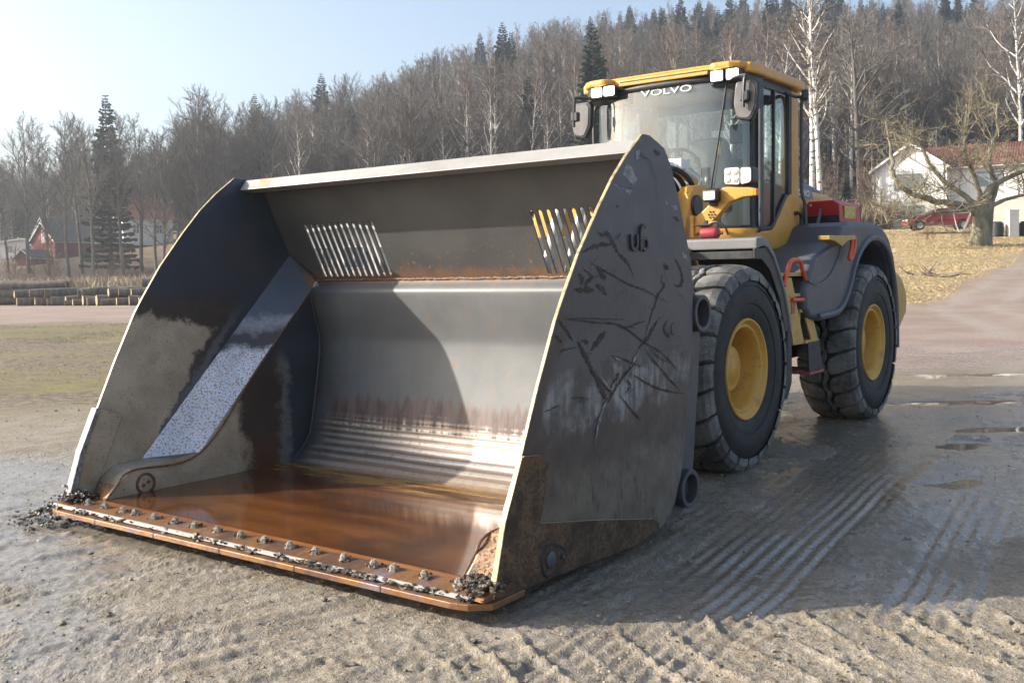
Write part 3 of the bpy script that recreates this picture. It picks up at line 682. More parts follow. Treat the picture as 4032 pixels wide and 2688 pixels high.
THIN = [[(-2.793,1.486),(-2.693,1.454),(-2.632,1.432),(-2.526,1.404),(-2.394,1.363),(-2.232,1.332),(-2.112,1.294),(-1.934,1.252)],[(-3.039,1.226),(-2.891,1.211),(-2.687,1.189),(-2.53,1.175),(-2.443,1.151),(-2.34,1.107),(-2.233,1.061),(-2.066,1.002),(-1.845,.867)],[(-2.987,1.221),(-2.801,1.215),(-2.505,1.196),(-2.442,1.199)],[(-3.044,1.062),(-2.991,1.081),(-2.883,1.086)],[(-2.583,1.027),(-2.496,1.008),(-2.369,.972),(-2.276,.945)],[(-2.396,.923),(-2.21,.853),(-2.041,.802),(-1.769,.753)],[(-2.261,1.05),(-2.138,.96),(-1.996,.866),(-1.847,.775)],[(-2.513,.832),(-2.412,.756),(-2.282,.668)],[(-2.448,.896),(-2.397,.865),(-2.463,.82)],[(-2.493,1.154),(-2.365,1.16),(-2.231,1.18)],[(-2.037,.993),(-1.89,.899)],[(-3.162,.821),(-3.028,.84)],[(-2.478,1.619),(-2.522,1.579)],[(-2.288,2.064),(-2.266,2.015),(-2.184,1.988),(-2.124,1.917),(-2.09,1.786)],[(-2.25,1.08),(-2.10,.98),(-1.95,.94)]]
def sliver(mb, pts, w, off, seed):
    P = smoothpath([(p[0], p[1], 0) for p in pts], 9); n = len(P)
    L, R = [], []
    for i, p in enumerate(P):
        t = (P[min(i + 1, n - 1)] - P[max(i - 1, 0)]).normalized(); nn = Vector((-t.y, t.x, 0))
        e = min(1, 3.2 * min(i + .35, n - 1 - i + .35) / n)
        L.append(p + nn * w * e * rng.uniform(.15, 1.15)); R.append(p - nn * w * e * rng.uniform(.15, 1.15))
    mb.add([T(p.x, off, p.y) for p in L] + [T(p.x, off, p.y) for p in R], [(i, i + 1, n + i + 1, n + i) for i in range(n - 1)])
for group, w0, mt in ((SCR, .015, M_SCR), (THIN, .005, M_SCR)):
    mb = MB()
    for k, s_ in enumerate(group):
        sliver(mb, s_, w0 * rng.uniform(.7, 1.4), W2 + .0012 + .00012 * k + (.004 if w0 < .01 else 0), k)
    o = bpart('scratches', mb, mt, fix=False); tag(o, kind='stuff')
mb = MB()
for k in range(60):                          # short stray scuffs
    u = rng.uniform(-3.0, -1.85); z = rng.uniform(.8, 1.5); a = rng.choice((-.5, -.9, .7, .15)) + rng.gauss(0, .15); l = rng.uniform(.02, .11)
    if u < -3.45 + (z * .45): continue
    sliver(mb, [(u, z), (u + l * cos(a) * .5, z + l * sin(a) * .5 + .004), (u + l * cos(a), z + l * sin(a))], rng.uniform(.0012, .004), W2 + .0075 + .0001 * k, k)
for pts in ([(-2.30,1.00),(-2.38,.95),(-2.42,.92)],[(-2.62,.88),(-2.575,.86),(-2.55,.90)],[(-2.70,.65),(-2.60,.76),(-2.56,.82)],[(-2.66,.66),(-2.60,.72)]):
    pass
o = bpart('scuff_marks', mb, M_SCR, fix=False); tag(o, kind='stuff')
mb = MB()
PATCH = [[(-2.45,1.9),(-2.404,1.953),(-2.359,1.951),(-2.303,1.883),(-2.339,1.852)],[(-2.538,1.846),(-2.451,1.834),(-2.35,1.835),(-2.374,1.806),(-2.407,1.82),(-2.517,1.836)],[(-1.925,1.776),(-1.873,1.772),(-1.873,1.748),(-1.912,1.752)],[(-1.81,1.524),(-1.756,1.506),(-1.742,1.482),(-1.797,1.494)],[(-2.312,2.028),(-2.265,2.038),(-2.29,1.985),(-2.324,1.988)],[(-2.015,1.792),(-1.97,1.791),(-1.977,1.776)]]
for k, pl in enumerate(PATCH):
    pts = []
    for i in range(len(pl)):
        a, b = Vector((*pl[i], 0)), Vector((*pl[(i + 1) % len(pl)], 0))
        for t in np.linspace(0, 1, 7)[:-1]: pts.append(a.lerp(b, t) + Vector((rng.gauss(0, .004), rng.gauss(0, .004), 0)))
    mb.add([T(p.x, W2 + .001 + .0001 * k, p.y) for p in pts], [tuple(range(len(pts)))])
for pts in ([(-2.30,1.03),(-2.34,1.00),(-2.40,.955)],[(-2.60,.83),(-2.66,.78),(-2.71,.70),(-2.74,.62)],[(-2.54,.90),(-2.57,.87),(-2.555,.86)],[(-2.68,.935),(-2.62,.88),(-2.58,.86)],[(-2.43,.91),(-2.39,.875),(-2.44,.83)],[(-2.56,1.02),(-2.47,.995)]):
    sliver(mb, pts, .011, W2 + .0045, 1)
o = bpart('paint_loss', mb, M_SCP, fix=False); tag(o, kind='stuff')
# raised maker's letters on the cheek
def stroke(pts, w=.017, d=.016):
    P = [Vector((p[0], p[1], 0)) for p in pts]; n = len(P); L, R = [], []
    for i, p in enumerate(P):
        t = (P[min(i + 1, n - 1)] - P[max(i - 1, 0)]).normalized(); nn = Vector((-t.y, t.x, 0)); L.append(p + nn * w / 2); R.append(p - nn * w / 2)
    ring_ = L + R[::-1]; return MB().prism([T(p.x, W2 - .001, p.y) for p in ring_], (0, d, 0))
M_LET = simple('raised_letter_steel', (.035, .036, .042), .4, 0, .2)
U0 = [(-2.383, 1.612), (-2.383, 1.565)] + [(-2.353 - .030 * cos(t), 1.565 - .028 * sin(t)) for t in np.linspace(.2, pi - .2, 7)] + [(-2.323, 1.565), (-2.323, 1.612)]
FS = [(-2.235, 1.655), (-2.262, 1.658), (-2.281, 1.645), (-2.287, 1.62), (-2.287, 1.532)]
OS = [(-2.243 + .030 * cos(t), 1.566 + .030 * sin(t)) for t in np.linspace(0, 2 * pi, 17)]
for pts in (U0, FS, OS): bpart('raised_letter', stroke(pts), M_LET, bevel=.002)
bpart('raised_letter', MB().prism([T(u, W2 - .001, z) for u, z in ((-2.287, 1.604), (-2.255, 1.604), (-2.255, 1.591), (-2.287, 1.591))], (0, .0145, 0)), M_LET)
# rainwater lying in the bucket
def mat_water():
    m = Mat('rusty_rainwater'); X, Y, Z = m.xyz()
    n = m.noise(1.6, 4, .6, m.scaled((3.2, .5, 1), rot=(0, 0, .25)))
    c = m.mix(m.ss(n, .3, .7), (.072, .026, .009), (.145, .057, .017))
    c = m.mix(m.mul(m.ss(m.noise(2.3, 5, .65, m.scaled((1.4, .8, 1))), .46, .66), .75), c, (.042, .022, .012))
    foam = m.mul(m.ss(m.add(X, m.mul(m.sub(m.noise(3.4, 4, .6, m.scaled((1, .6, 1))), .5), .35)), 2.36, 2.22), m.ss(m.noise(2.2, 5, .65, m.scaled((5, .7, 1), rot=(0, 0, .1))), .46, .60))
    c = m.mix(m.mul(foam, .8), c, (.36, .21, .045))
    nm = m.bump(m.noise(3, 2, .5), .03, .01)
    return m.done(m.pbr(c, m.math('MULTIPLY_ADD', foam, .25, .085), 0, .6, nm))
wt = MB().add([T(-3.435, -WI + .001, .1262), T(-2.03, -WI + .001, .1262), T(-2.03, WI - .001, .1262), T(-3.435, WI - .001, .1262)], [(0, 1, 2, 3)])
PUDDLE = wt.build('puddle', mat_water()); PUDDLE.parent = None
PUDDLE.matrix_world = LOADER.matrix_world if False else Matrix.Translation(LOADER.location) @ Matrix.Rotation(LOADER.rotation_euler.z, 4, 'Z')
tag(PUDDLE, 'rust brown rainwater standing on the bucket floor', 'puddle')

# ------------------------------------------------------------------ loader body
def mat_paint(name, col, rough=.38, dirt=.35):
    m = Mat(name); n = m.noise(2.5, 4, .6)
    c = m.mix(m.ss(n, .3, .7), tuple(x * .9 for x in col), tuple(min(1, x * 1.06) for x in col))
    X, Y, Z = m.xyz()
    d = m.mul(m.ss(m.noise(9, 6, .7), .5, .72), dirt)
    c = m.mix(d, c, (.16, .125, .085))
    c = m.mix(m.mul(speckle(m, 40, .66, .72), .6), c, (.10, .06, .035))
    return m.done(m.pbr(c, m.math('MULTIPLY_ADD', m.noise(8, 4), .25, rough - .08), 0, .5, m.bump(m.noise(60, 3), .06, .003)))
M_YEL = mat_paint('machine_yellow', (.64, .315, .045)); M_YELD = mat_paint('dusty_yellow', (.55, .34, .09), .5, .6)
M_GREY = mat_paint('grey_plastic', (.075, .079, .092), .45, .22); M_BLACK = simple('black_plastic', (.022, .022, .024), .45, 0, .25, 8, .2)
M_RUBBER = simple('rubber', (.03, .03, .032), .6, 0, .3, 12, .4); M_INT = simple('cab_trim', (.06, .062, .066), .6)
M_RED = mat_paint('red_enamel', (.50, .022, .018), .35, .12); M_ORANGE = mat_paint('orange_handrail', (.72, .10, .03), .4, .15)
M_CHROME = simple('pale_bracket_steel', (.55, .53, .5), .3, .5)
M_WHITE = simple('white_enamel', (.75, .75, .72), .4, 0, .06)
M_HOODTOP = mat_paint('slate_hood_cover', (.085, .095, .125), .4, .1)
M_BADGE = simple('slate_badge', (.14, .17, .23), .4)
M_CREAM = simple('faded_label', (.55, .43, .10), .5, 0, .2, 30)
M_AMBER = simple('amber_lens', (.85, .25, .02), .2); M_STEPR = simple('faded_red_step', (.34, .10, .085), .6, 0, .25, 30)
M_FEND = mat_paint('sunlit_dusty_fender', (.20, .198, .20), .5, .2)  # dust and the sunlit lip's sheen put into the fender grey
M_FADE = mat_paint('faded_red', (.36, .05, .06), .4, .3)
M_RIM = mat_paint('rim_yellow', (.64, .35, .065), .45, .4)
M_DUST = simple('dusty_brown_steel', (.15, .115, .08), .7, 0, .3, 7, .3)
def mat_glass(name, tint, film, refl=.9):
    m = Mat(name)
    tr = m.node('ShaderNodeBsdfTransparent'); m.put(tr.inputs[0], tint)
    gl = m.node('ShaderNodeBsdfGlossy'); gl.inputs['Roughness'].default_value = .03; m.put(gl.inputs[0], (refl, refl, refl))
    df = m.node('ShaderNodeBsdfDiffuse'); m.put(df.inputs[0], (.62, .72, .78))  # film colour holds bluish sky glare besides the dust
    tl = m.node('ShaderNodeBsdfTranslucent'); m.put(tl.inputs[0], (.55, .62, .64))
    dd = m.node('ShaderNodeMixShader'); dd.inputs[0].default_value = .45; m.t.links.new(df.outputs[0], dd.inputs[1]); m.t.links.new(tl.outputs[0], dd.inputs[2])
    a = m.node('ShaderNodeMixShader'); m.put(a.inputs[0], m.mul(m.ss(m.noise(2.4, 5, .65), .2, .8, .5, 1.5), film)); m.t.links.new(tr.outputs[0], a.inputs[1]); m.t.links.new(dd.outputs[0], a.inputs[2])
    fr = m.node('ShaderNodeFresnel'); fr.inputs[0].default_value = 1.5
    b = m.node('ShaderNodeMixShader'); m.put(b.inputs[0], m.math('MULTIPLY_ADD', fr.outputs[0], 1.0, .07)); m.t.links.new(a.outputs[0], b.inputs[1]); m.t.links.new(gl.outputs[0], b.inputs[2])
    return m.done(b.outputs[0])
M_GLASS = mat_glass('dust_glare_windscreen', (.84, .93, .94), .17); M_SGLASS = mat_glass('tinted_side_glass', (.70, .82, .78), .05)
def mat_lens(name, strength):
    m = Mat(name); return m.done(m.pbr((.9, .9, .88), .2, emit=(1, 1, .97), emit_s=strength))
M_LIT = mat_lens('lit_work_lamp', 9.0)
M_LENS = simple('clear_headlamp_lens', (.70, .72, .70), .12, .15, .15, 24, .3, 40)

def tyre_mat(name, base, dust_and_sun):
    m = Mat(name)
    c = m.mix(m.ss(m.noise(3.5, 5, .65), .35, .7), base, dust_and_sun)
    c = m.mix(m.mul(speckle(m, 55, .6, .7), .5), c, tuple(min(1, x * 1.8) for x in dust_and_sun))
    return m.done(m.pbr(c, m.math('MULTIPLY_ADD', m.noise(20, 3), .25, .55), 0, .4, m.bump(m.noise(45, 4), .25, .005)))
M_TYRE = tyre_mat('tyre_sidewall', (.017, .017, .018), (.034, .033, .033)); M_LUG = tyre_mat('tyre_tread', (.06, .058, .055), (.24, .23, .21))  # tread paler than sidewall: dust plus sunlight put into its colour

def make_wheel():
    root = empty('wheel', parent=LOADER)
    prof = [(-.19, .345), (-.225, .362), (-.255, .43), (-.268, .52), (-.262, .60), (-.245, .655), (-.20, .695), (-.1, .712), (0, .715), (.1, .712), (.20, .695), (.245, .655), (.262, .60), (.255, .597), (.262, .585), (.268, .52), (.262, .47), (.254, .465), (.255, .43), (.225, .362), (.19, .345)]
    MB().lathe(prof, 96).build('tyre', M_TYRE, root, smooth=True)
    lug = MB(); NB = 23; pitch = 2 * pi / NB
    sh = [(.035, .742, .70), (.055, .750, .70), (.12, .749, .70), (.19, .742, .69), (.238, .724, .67), (.266, .686, .655), (.268, .640, .635)]
    wd = [.22, .36, .415, .425, .42, .40, .36]
    def block(rows, th0, sgn, slant):
        na = 5; top = []; base = []
        for (y, rt, rb), w in rows:
            for j in range(na):
                a = th0 + (w * pitch) * (2 * j / (na - 1) - 1) + slant * y
                edge = .006 if j in (0, na - 1) else 0
                top.append((sgn * y, rt - edge, a)); base.append((sgn * y, rb, th0 + (w * 1.12 * pitch) * (2 * j / (na - 1) - 1) + slant * y))
        n = len(rows); P = lambda q: (q[1] * cos(q[2]), q[0], q[1] * sin(q[2]))
        vs = [P(q) for q in top] + [P(q) for q in base]; o = len(top)
        fs = [(i * na + j, i * na + j + 1, (i + 1) * na + j + 1, (i + 1) * na + j) for i in range(n - 1) for j in range(na - 1)]
        rim_ = [j for j in range(na)] + [i * na + na - 1 for i in range(1, n)] + [(n - 1) * na + j for j in range(na - 2, -1, -1)] + [i * na for i in range(n - 2, 0, -1)]
        fs += [(rim_[k], rim_[(k + 1) % len(rim_)], o + rim_[(k + 1) % len(rim_)], o + rim_[k]) for k in range(len(rim_))]
        lug.add(vs, fs)
    for k in range(NB):
        for sgn, off in ((1, 0), (-1, .5)):
            th = (k + off) * pitch
            block(list(zip(sh, wd)), th, sgn, .45)
            block([((-.012, .748, .70), .14), ((.0, .750, .70), .25), ((.022, .750, .70), .25), ((.03, .748, .70), .14)], th + pitch * .5, sgn, 2.0)
    lug.build('tread', M_LUG, root)
    rim = MB().lathe([(.19, .352), (.232, .366), (.243, .360), (.243, .350), (.232, .340), (.214, .333), (.206, .322), (.212, .312), (.212, .304), (.196, .292), (.16, .283), (.02, .272), (-.02, .262), (-.03, .20), (-.03, .185), (.02, .178), (.09, .172), (.115, .155), (.12, .10), (.13, .09), (.14, .0)], 56)
    rim.build('rim', M_RIM, root, smooth=True)
    for k in range(14):
        a = 2 * pi * k / 14
        MB().lathe([(-.03, .019), (.0, .019), (.002, .012), (.014, .011), (.014, 0)], 6, 'Y', (.228 * cos(a), 0, .228 * sin(a))).build('wheel_nut', M_YELD, root)
    MB().tube(smoothpath([(.27, .10, -.05), (.295, .19, -.08), (.30, .215, -.11), (.265, .20, -.16), (.23, .17, -.19)], 5), .010, 6).build('valve_stem', M_YELD, root)
    return root
WH0 = make_wheel(); RC = .72
for i, (u, s, spin) in enumerate(((0, 1, .1), (3.0, 1, .55), (0, -1, .3), (3.0, -1, .9))):
    w_ = WH0 if i == 0 else copy_tree(WH0, LOADER)
    w_.location = T(u, s * .972, RC)
    w_.rotation_euler = (0, spin if s > 0 else -spin, 0 if s > 0 else pi)

# ---- frames, axles, lift arms
part('front_frame', MB().box(T(.05, 0, 1.0), (1.5, .8, .75)), M_DUST, bevel=.03)
part('rear_frame', MB().box(T(2.6, 0, 1.05), (3.4, .9, .95)), M_BLACK, bevel=.03)
for u in (0, 3.0): part('axle', MB().tube([T(u, -.8, RC), T(u, -.3, RC), T(u, 0, RC), T(u, .3, RC), T(u, .8, RC)], [.14, .17, .27, .17, .14], 20), M_DUST, smooth=True)
for s in (1, -1):
    a, b = s * .48, s * .60
    tw = [T(u, a, z) for u, z in ((.02, 1.20), (.20, 1.62), (.25, 1.75), (.365, 2.03), (.42, 2.08), (.51, 2.10), (.70, 2.10), (.78, 2.06), (.82, 1.95), (.85, 1.20))]
    part('lift_tower', MB().prism(tw, (0, b - a, 0)), M_YEL, bevel=.012)
    arm = [T(u, s * .34, z) for u, z in ((.58, 2.06), (.66, 1.98), (.62, 1.86), (.1, 1.50), (-.55, 1.05), (-1.15, .50), (-1.42, .30), (-1.52, .30), (-1.54, .42), (-1.30, .66), (-.75, 1.22), (-.25, 1.52), (.38, 2.02))]
    part('lift_arm', MB().prism(arm, (0, s * .11, 0)), M_YEL, bevel=.015)
    part('lift_cylinder', MB().tube([T(.35, s * .30, 1.05), T(-.35, s * .30, 1.2)], .075, 16), M_YELD, smooth=True)
    part('cylinder_rod', MB().tube([T(-.35, s * .30, 1.2), T(-.72, s * .31, 1.28)], .042, 12), M_CHROME, smooth=True)
    part('bucket_hook', MB().prism([T(u, s * .62, z) for u, z in ((-1.68, .35), (-1.40, .25), (-1.36, .55), (-1.45, 1.25), (-1.68, 1.36))], (0, s * .05, 0)), M_BLACK, bevel=.01)
part('cross_tube', MB().tube([T(-.55, -.4, 1.42), T(-.55, .4, 1.42)], .11, 20), M_YEL, smooth=True)
part('bell_crank', MB().prism([T(u, -.09, z) for u, z in ((-.55, 1.28), (-.42, 1.50), (-.60, 2.02), (-.78, 2.04), (-.80, 1.55), (-.78, .95), (-.66, .95))], (0, .18, 0)), M_YEL, bevel=.02)
part('tilt_cylinder', MB().tube([T(.55, 0, 1.88), T(-.15, 0, 1.95)], .095, 18), M_YELD, smooth=True)
part('cylinder_rod', MB().tube([T(-.15, 0, 1.95), T(-.69, 0, 1.98)], .05, 14), M_CHROME, smooth=True)
part('tilt_link', MB().bar(T(-.72, 0, 1.02), T(-1.50, 0, .98), .12, .14), M_YEL, bevel=.02)
for k in range(4):
    part('coupler_ram', MB().tube([T(-1.36, .36 + .18 * k, 1.25), T(-1.30, .52 + .18 * k, 1.98)], .040, 12), (M_WHITE, M_CHROME, M_WHITE, M_BLACK)[k], smooth=True)
part('dark_backing', MB().box(T(-1.10, .5, 1.42), (.05, 1.3, .50)), M_RUBBER, bevel=.01)  # dark sheet added behind the slots to hide the yellow frame
part('coupler_frame', MB().box(T(-1.42, 0, 1.22), (.09, 1.5, .12)).box(T(-1.42, 0, .40), (.09, 1.5, .14)), M_BLACK, bevel=.01)
part('pivot_drum', MB().tube([T(.30, .16, 1.84), T(.30, .47, 1.84)], .21, 28), M_DUST, smooth=True)
part('pivot_cap', MB().tube([T(.44, .60, 1.93), T(.44, .625, 1.93)], .085, 20), M_BLACK, smooth=True, bevel=.006)
for k in range(6):
    v0 = .05 + .075 * k
    part('hydraulic_hose', MB().tube(smoothpath([T(.05, v0, 1.95), T(.16, v0 + .01, 2.12), T(.33, v0 + .02, 2.20 + .012 * (k % 3)), T(.55, v0 + .05, 2.17), T(.72, v0 + .06, 2.02)], 7), .021, 8), M_RUBBER, smooth=True)
part('hose_sleeve', MB().tube(smoothpath([T(.38, .30, 2.22), T(.60, .36, 2.25), T(.80, .42, 2.17)], 5), .055, 12), M_CHROME, smooth=True)
part('valve_block', MB().box(T(.62, .36, 2.28), (.16, .14, .09)), M_WHITE, bevel=.01)
# ---- front fenders with mud flaps
for s in (1, -1):
    outer = [(.085, 1.655), (.20, 1.665), (.30, 1.64), (.42, 1.55), (.55, 1.40), (.66, 1.24), (.735, 1.06), (.775, .93)]
    inner = [(.745, .94), (.705, 1.06), (.63, 1.225), (.52, 1.38), (.40, 1.515), (.29, 1.585), (.20, 1.60), (.085, 1.575)]
    part('front_fender', MB().prism([T(u, s * .62, z) for u, z in outer + inner], (0, s * .63, 0)), M_FEND, bevel=.022, seg=3)
    part('fender_skirt', MB().prism([T(u, s * 1.215, z) for u, z in ((.085, 1.58), (.29, 1.59), (.43, 1.48), (.64, 1.22), (.74, .95), (.66, .95), (.55, 1.2), (.36, 1.42), (.2, 1.50), (.085, 1.505))], (0, s * .022, 0)), M_BLACK, bevel=.006)
    part('fender_brace', MB().box(T(.13, s * .92, 1.535), (.05, .58, .06)), M_RUBBER, bevel=.006)
    part('mud_flap', MB().prism([T(u, s * .72, z) for u, z in ((.71, 1.0), (.79, .95), (.79, .55), (.70, .43), (.60, .43), (.67, .56))], (0, s * .52, 0)), M_RUBBER, bevel=.01)
    # lamp bracket, headlamp, work lamp
    br = [(.665, 1.695), (.665, 1.83), (.745, 1.885), (.81, 1.942), (.898, 2.046), (.94, 2.048), (1.10, 2.036), (1.15, 2.026), (1.15, 1.97), (1.06, 1.965), (.95, 1.932), (.852, 1.828), (.755, 1.742)]
    part('lamp_bracket', MB().prism([T(.275, s * v, z) for v, z in br], Vector(T(.07, 0, 0))), M_YEL, bevel=.008)
    for a, b in ((.80, 1.868), (.825, 1.868), (.788, 1.848), (.813, 1.846), (.838, 1.846), (.80, 1.826), (.826, 1.826)):
        part('hole_shade', MB().lathe([(.0, .0085), (.004, .0085), (.004, 0)], 6, 'X', T(.2745, s * a, b)), M_BLACK)  # raised black discs stand for the shade inside the holes
    part('bracket_plate', MB().box(T(.30, s * .655, 1.76), (.09, .03, .17)), M_YEL, bevel=.004)
    hl = part('headlamp', MB().prism(rounded([T(.262, s * v, z) for v, z in ((.918, 2.062), (.918, 2.192), (1.14, 2.186), (1.142, 2.068), (1.06, 2.045))], .025, 3), Vector(T(.13, 0, 0))), M_BLACK, bevel=.01)
    part('lens', MB().prism(rounded([T(.25, s * v, z) for v, z in ((.926, 2.066), (.926, 2.184), (1.045, 2.184), (1.045, 2.054))], .02, 3), Vector(T(.012, 0, 0))), M_LENS, hl, bevel=.004)
    part('lens', MB().prism(rounded([T(.253, s * v, z) for v, z in ((1.052, 2.055), (1.052, 2.18), (1.134, 2.176), (1.134, 2.07))], .02, 3), Vector(T(.008, 0, 0))), M_LENS, hl, bevel=.004)
    for dv in (.955, 1.015):
        for dz in (2.095, 2.15): part('reflector', MB().lathe([(0, .026), (.004, .022), (.006, 0)], 14, 'X', T(.2505, s * dv, dz)), M_CHROME, hl, smooth=True)
    part('indicator', MB().box(T(.30, s * 1.158, 1.998), (.06, .018, .05)), M_AMBER, bevel=.004)
    wl = part('work_lamp', MB().prism(rounded([T(.20, s * v, z) for v, z in ((.768, 1.94), (.768, 2.03), (.888, 2.03), (.888, 1.94))], .018, 3), Vector(T(.075, 0, 0))), M_BLACK, bevel=.008)
    part('lens', MB().prism(rounded([T(.193, s * v, z) for v, z in ((.782, 1.952), (.782, 2.018), (.874, 2.018), (.874, 1.952))], .012, 3), Vector(T(.008, 0, 0))), M_LENS, wl)
    for a in range(3):
        for b in range(3): part('led', MB().lathe([(0, .010), (.002, .009), (.003, 0)], 10, 'X', T(.1925, s * (.80 + .028 * a), 1.964 + .021 * b)), M_WHITE, wl)
    for a in range(7): part('cooling_fin', MB().box(T(.25, s * (.782 + .0155 * a), 2.034), (.045, .006, .014)), M_BLACK, wl)
    part('lamp_foot', MB().box(T(.27, s * .83, 1.925), (.05, .06, .025)), M_BLACK, bevel=.004)
part('fire_extinguisher', MB().lathe([(-.075, 0), (-.075, .026), (-.065, .044), (.04, .047), (.065, .038), (.08, .016), (.10, .014), (.10, 0)][::-1], 22, 'Y', T(.27, .80, 1.708)), M_FADE, smooth=True)
part('extinguisher_head', MB().box(T(.25, .76, 1.772), (.04, .13, .016)).box(T(.25, .775, 1.785), (.022, .03, .04)), M_BLACK, bevel=.004)
part('extinguisher_hose', MB().tube(smoothpath([T(.25, .80, 1.78), T(.24, .87, 1.79), T(.25, .93, 1.745), T(.26, .95, 1.69)], 6), .008, 7), M_BLACK, smooth=True)

# ---- cab
CAB = empty('cab', parent=LOADER)
def cpart(name, mb, mat, **kw): return mb.build(name, mat, CAB, **kw)
half = [(1.30, .745), (1.215, .725), (1.12, .64), (1.05, .48), (1.02, .25)]
plan = half + [(1.01, 0)] + [(u, -v) for u, v in half[::-1]]
plan_s = [tuple(p)[:2] for p in smoothpath([(u, v, 0) for u, v in plan], 4)]
def shell(z0, z1, grow_=0., pl=plan_s):
    mb = MB(); n = len(pl)
    mb.add([T(u - grow_, v, z0) for u, v in pl] + [T(u - grow_, v, z1) for u, v in pl], [(i, i + 1, n + i + 1, n + i) for i in range(n - 1)]); return mb
ws = cpart('windscreen', shell(1.785, 3.01), M_GLASS, smooth=True)
o = cpart('front_panel', shell(1.60, 1.775), M_YEL, smooth=True); solid(o, .03, 1)
o = cpart('lower_seal', shell(1.762, 1.80, .004), M_BLACK, smooth=True); solid(o, .02)
o = cpart('upper_seal', shell(2.985, 3.05, .004), M_BLACK, smooth=True); solid(o, .02)
cpart('floor', MB().box(T(1.62, 0, 1.64), (1.2, 1.40, .10)), M_INT)
for s in (1, -1):
    v0 = s * .735; t = s * .03
    door = [(1.30, 1.60), (2.20, 1.605), (2.27, 1.64), (2.285, 1.72), (2.245, 2.07), (2.12, 2.10), (2.03, 2.10), (1.95, 2.075), (1.90, 2.035), (1.64, 1.80), (1.58, 1.768), (1.30, 1.748)]
    cpart('door', MB().prism([T(u, v0, z) for u, z in door], (0, t, 0)), M_YEL, bevel=.010)
    cpart('door_frame', MB().prism([T(u, v0 - s * .002, z) for u, z in ((1.30, 1.75), (1.58, 1.77), (1.64, 1.802), (1.90, 2.037), (1.955, 2.08), (1.91, 2.10), (1.87, 2.065), (1.62, 1.84), (1.56, 1.80), (1.40, 1.79), (1.40, 2.96), (1.98, 2.97), (1.97, 2.09), (2.04, 2.10), (2.045, 3.04), (1.30, 3.04))], (0, t * 1.15, 0)), M_BLACK, bevel=.004)
    cpart('side_window', MB().add([T(u, v0 + s * .012, z) for u, z in ((1.39, 1.785), (1.57, 1.79), (1.63, 1.83), (1.88, 2.06), (1.98, 2.09), (1.985, 2.975), (1.39, 2.97))], [tuple(range(7))]), M_SGLASS)
    cpart('window_bar', MB().bar(T(1.645, v0 + s * .018, 1.84), T(1.655, v0 + s * .018, 2.97), .022, .028, up=(1, 0, 0)), M_BLACK)
    cpart('rear_pillar', MB().prism([T(u, s * .66, z) for u, z in ((2.05, 2.06), (2.245, 2.06), (2.235, 3.03), (2.05, 3.03))], (0, s * .10, 0)), M_YEL, bevel=.015)
    cpart('front_pillar', MB().prism([T(u, s * .69, z) for u, z in ((1.21, 1.70), (1.33, 1.70), (1.33, 3.03), (1.23, 3.03))], (0, s * .052, 0)), M_BLACK, bevel=.012)
    cpart('inner_pillar', MB().box(T(1.30, s * .655, 2.30), (.035, .06, 1.05)), M_WHITE, bevel=.008)
    cpart('grab_rail', MB().tube(smoothpath([T(1.30, s * .745, 2.93), T(1.24, s * .80, 2.90), T(1.235, s * .80, 2.35), T(1.235, s * .80, 1.80), T(1.30, s * .75, 1.77)], 5), .014, 8), M_GREY, smooth=True)
    cpart('rear_rail', MB().tube(smoothpath([T(2.06, s * .90, 2.97), T(2.13, s * .83, 2.95), T(2.145, s * .82, 2.5), T(2.15, s * .82, 2.12), T(2.205, s * .83, 2.0), T(2.22, s * .83, 1.68), T(2.16, s * .82, 1.60), T(1.95, s * .80, 1.57)], 5), .016, 8), M_GREY, smooth=True)
    cpart('door_handle', MB().tube(smoothpath([T(2.11, s * .765, 1.93), T(2.15, s * .80, 1.93), T(2.19, s * .80, 1.88), T(2.17, s * .80, 1.72), T(2.10, s * .80, 1.67), T(2.07, s * .765, 1.67)], 5), .017, 8), M_BLACK, smooth=True)
    cpart('rear_lamp', MB().box(T(1.93, s * .93, 2.94), (.12, .06, .09), Matrix.Rotation(.3, 3, 'Z')), M_BLACK, bevel=.015)
    cpart('lamp_arm', MB().tube(smoothpath([T(1.80, s * .80, 2.97), T(1.86, s * .86, 2.93), T(1.93, s * .90, 2.93)], 4), .014, 7), M_GREY, smooth=True)
    cpart('roof_pod', MB().prism([T(u, s * v, 3.06) for u, v in ((1.06, .455), (.955, .48), (.925, .52), (.935, .66), (.985, .735), (1.10, .795), (1.34, .83), (1.40, .455))], (0, 0, .062)), M_YEL, bevel=.022, seg=3)
    cpart('lamp_pod', MB().prism([T(u, s * v, 2.945) for u, v in ((1.10, .44), (.985, .48), (.975, .68), (1.06, .76), (1.34, .79), (1.34, .44))], (0, 0, .118)), M_BLACK, bevel=.012)
    off = .0 if s > 0 else -.055
    for k, vc in enumerate((.555, .692)):
        vc = vc + (0 if s > 0 else -.10 + .02 * k)
        vcs = vc if s > 0 else -(.46 + .125 * k)
        h_ = cpart('roof_lamp', MB().prism(rounded([T(.935, vcs + dv, 3.008 + dz) for dv, dz in ((-.06, -.05), (-.06, .05), (.06, .05), (.06, -.05))], .015, 3), Vector(T(.07, 0, 0))), M_BLACK, bevel=.006)
        l_ = MB().prism(rounded([T(.929, vcs + dv, 3.010 + dz) for dv, dz in ((-.049, -.038), (-.049, .038), (.049, .038), (.049, -.038))], .013, 3), Vector(T(.006, 0, 0)))
        cpart('lamp_glass', l_, M_LIT)
cpart('rear_wall', MB().box(T(2.24, 0, 1.88), (.04, 1.34, .62)).box(T(2.24, 0, 3.0), (.04, 1.34, .10)), M_INT)
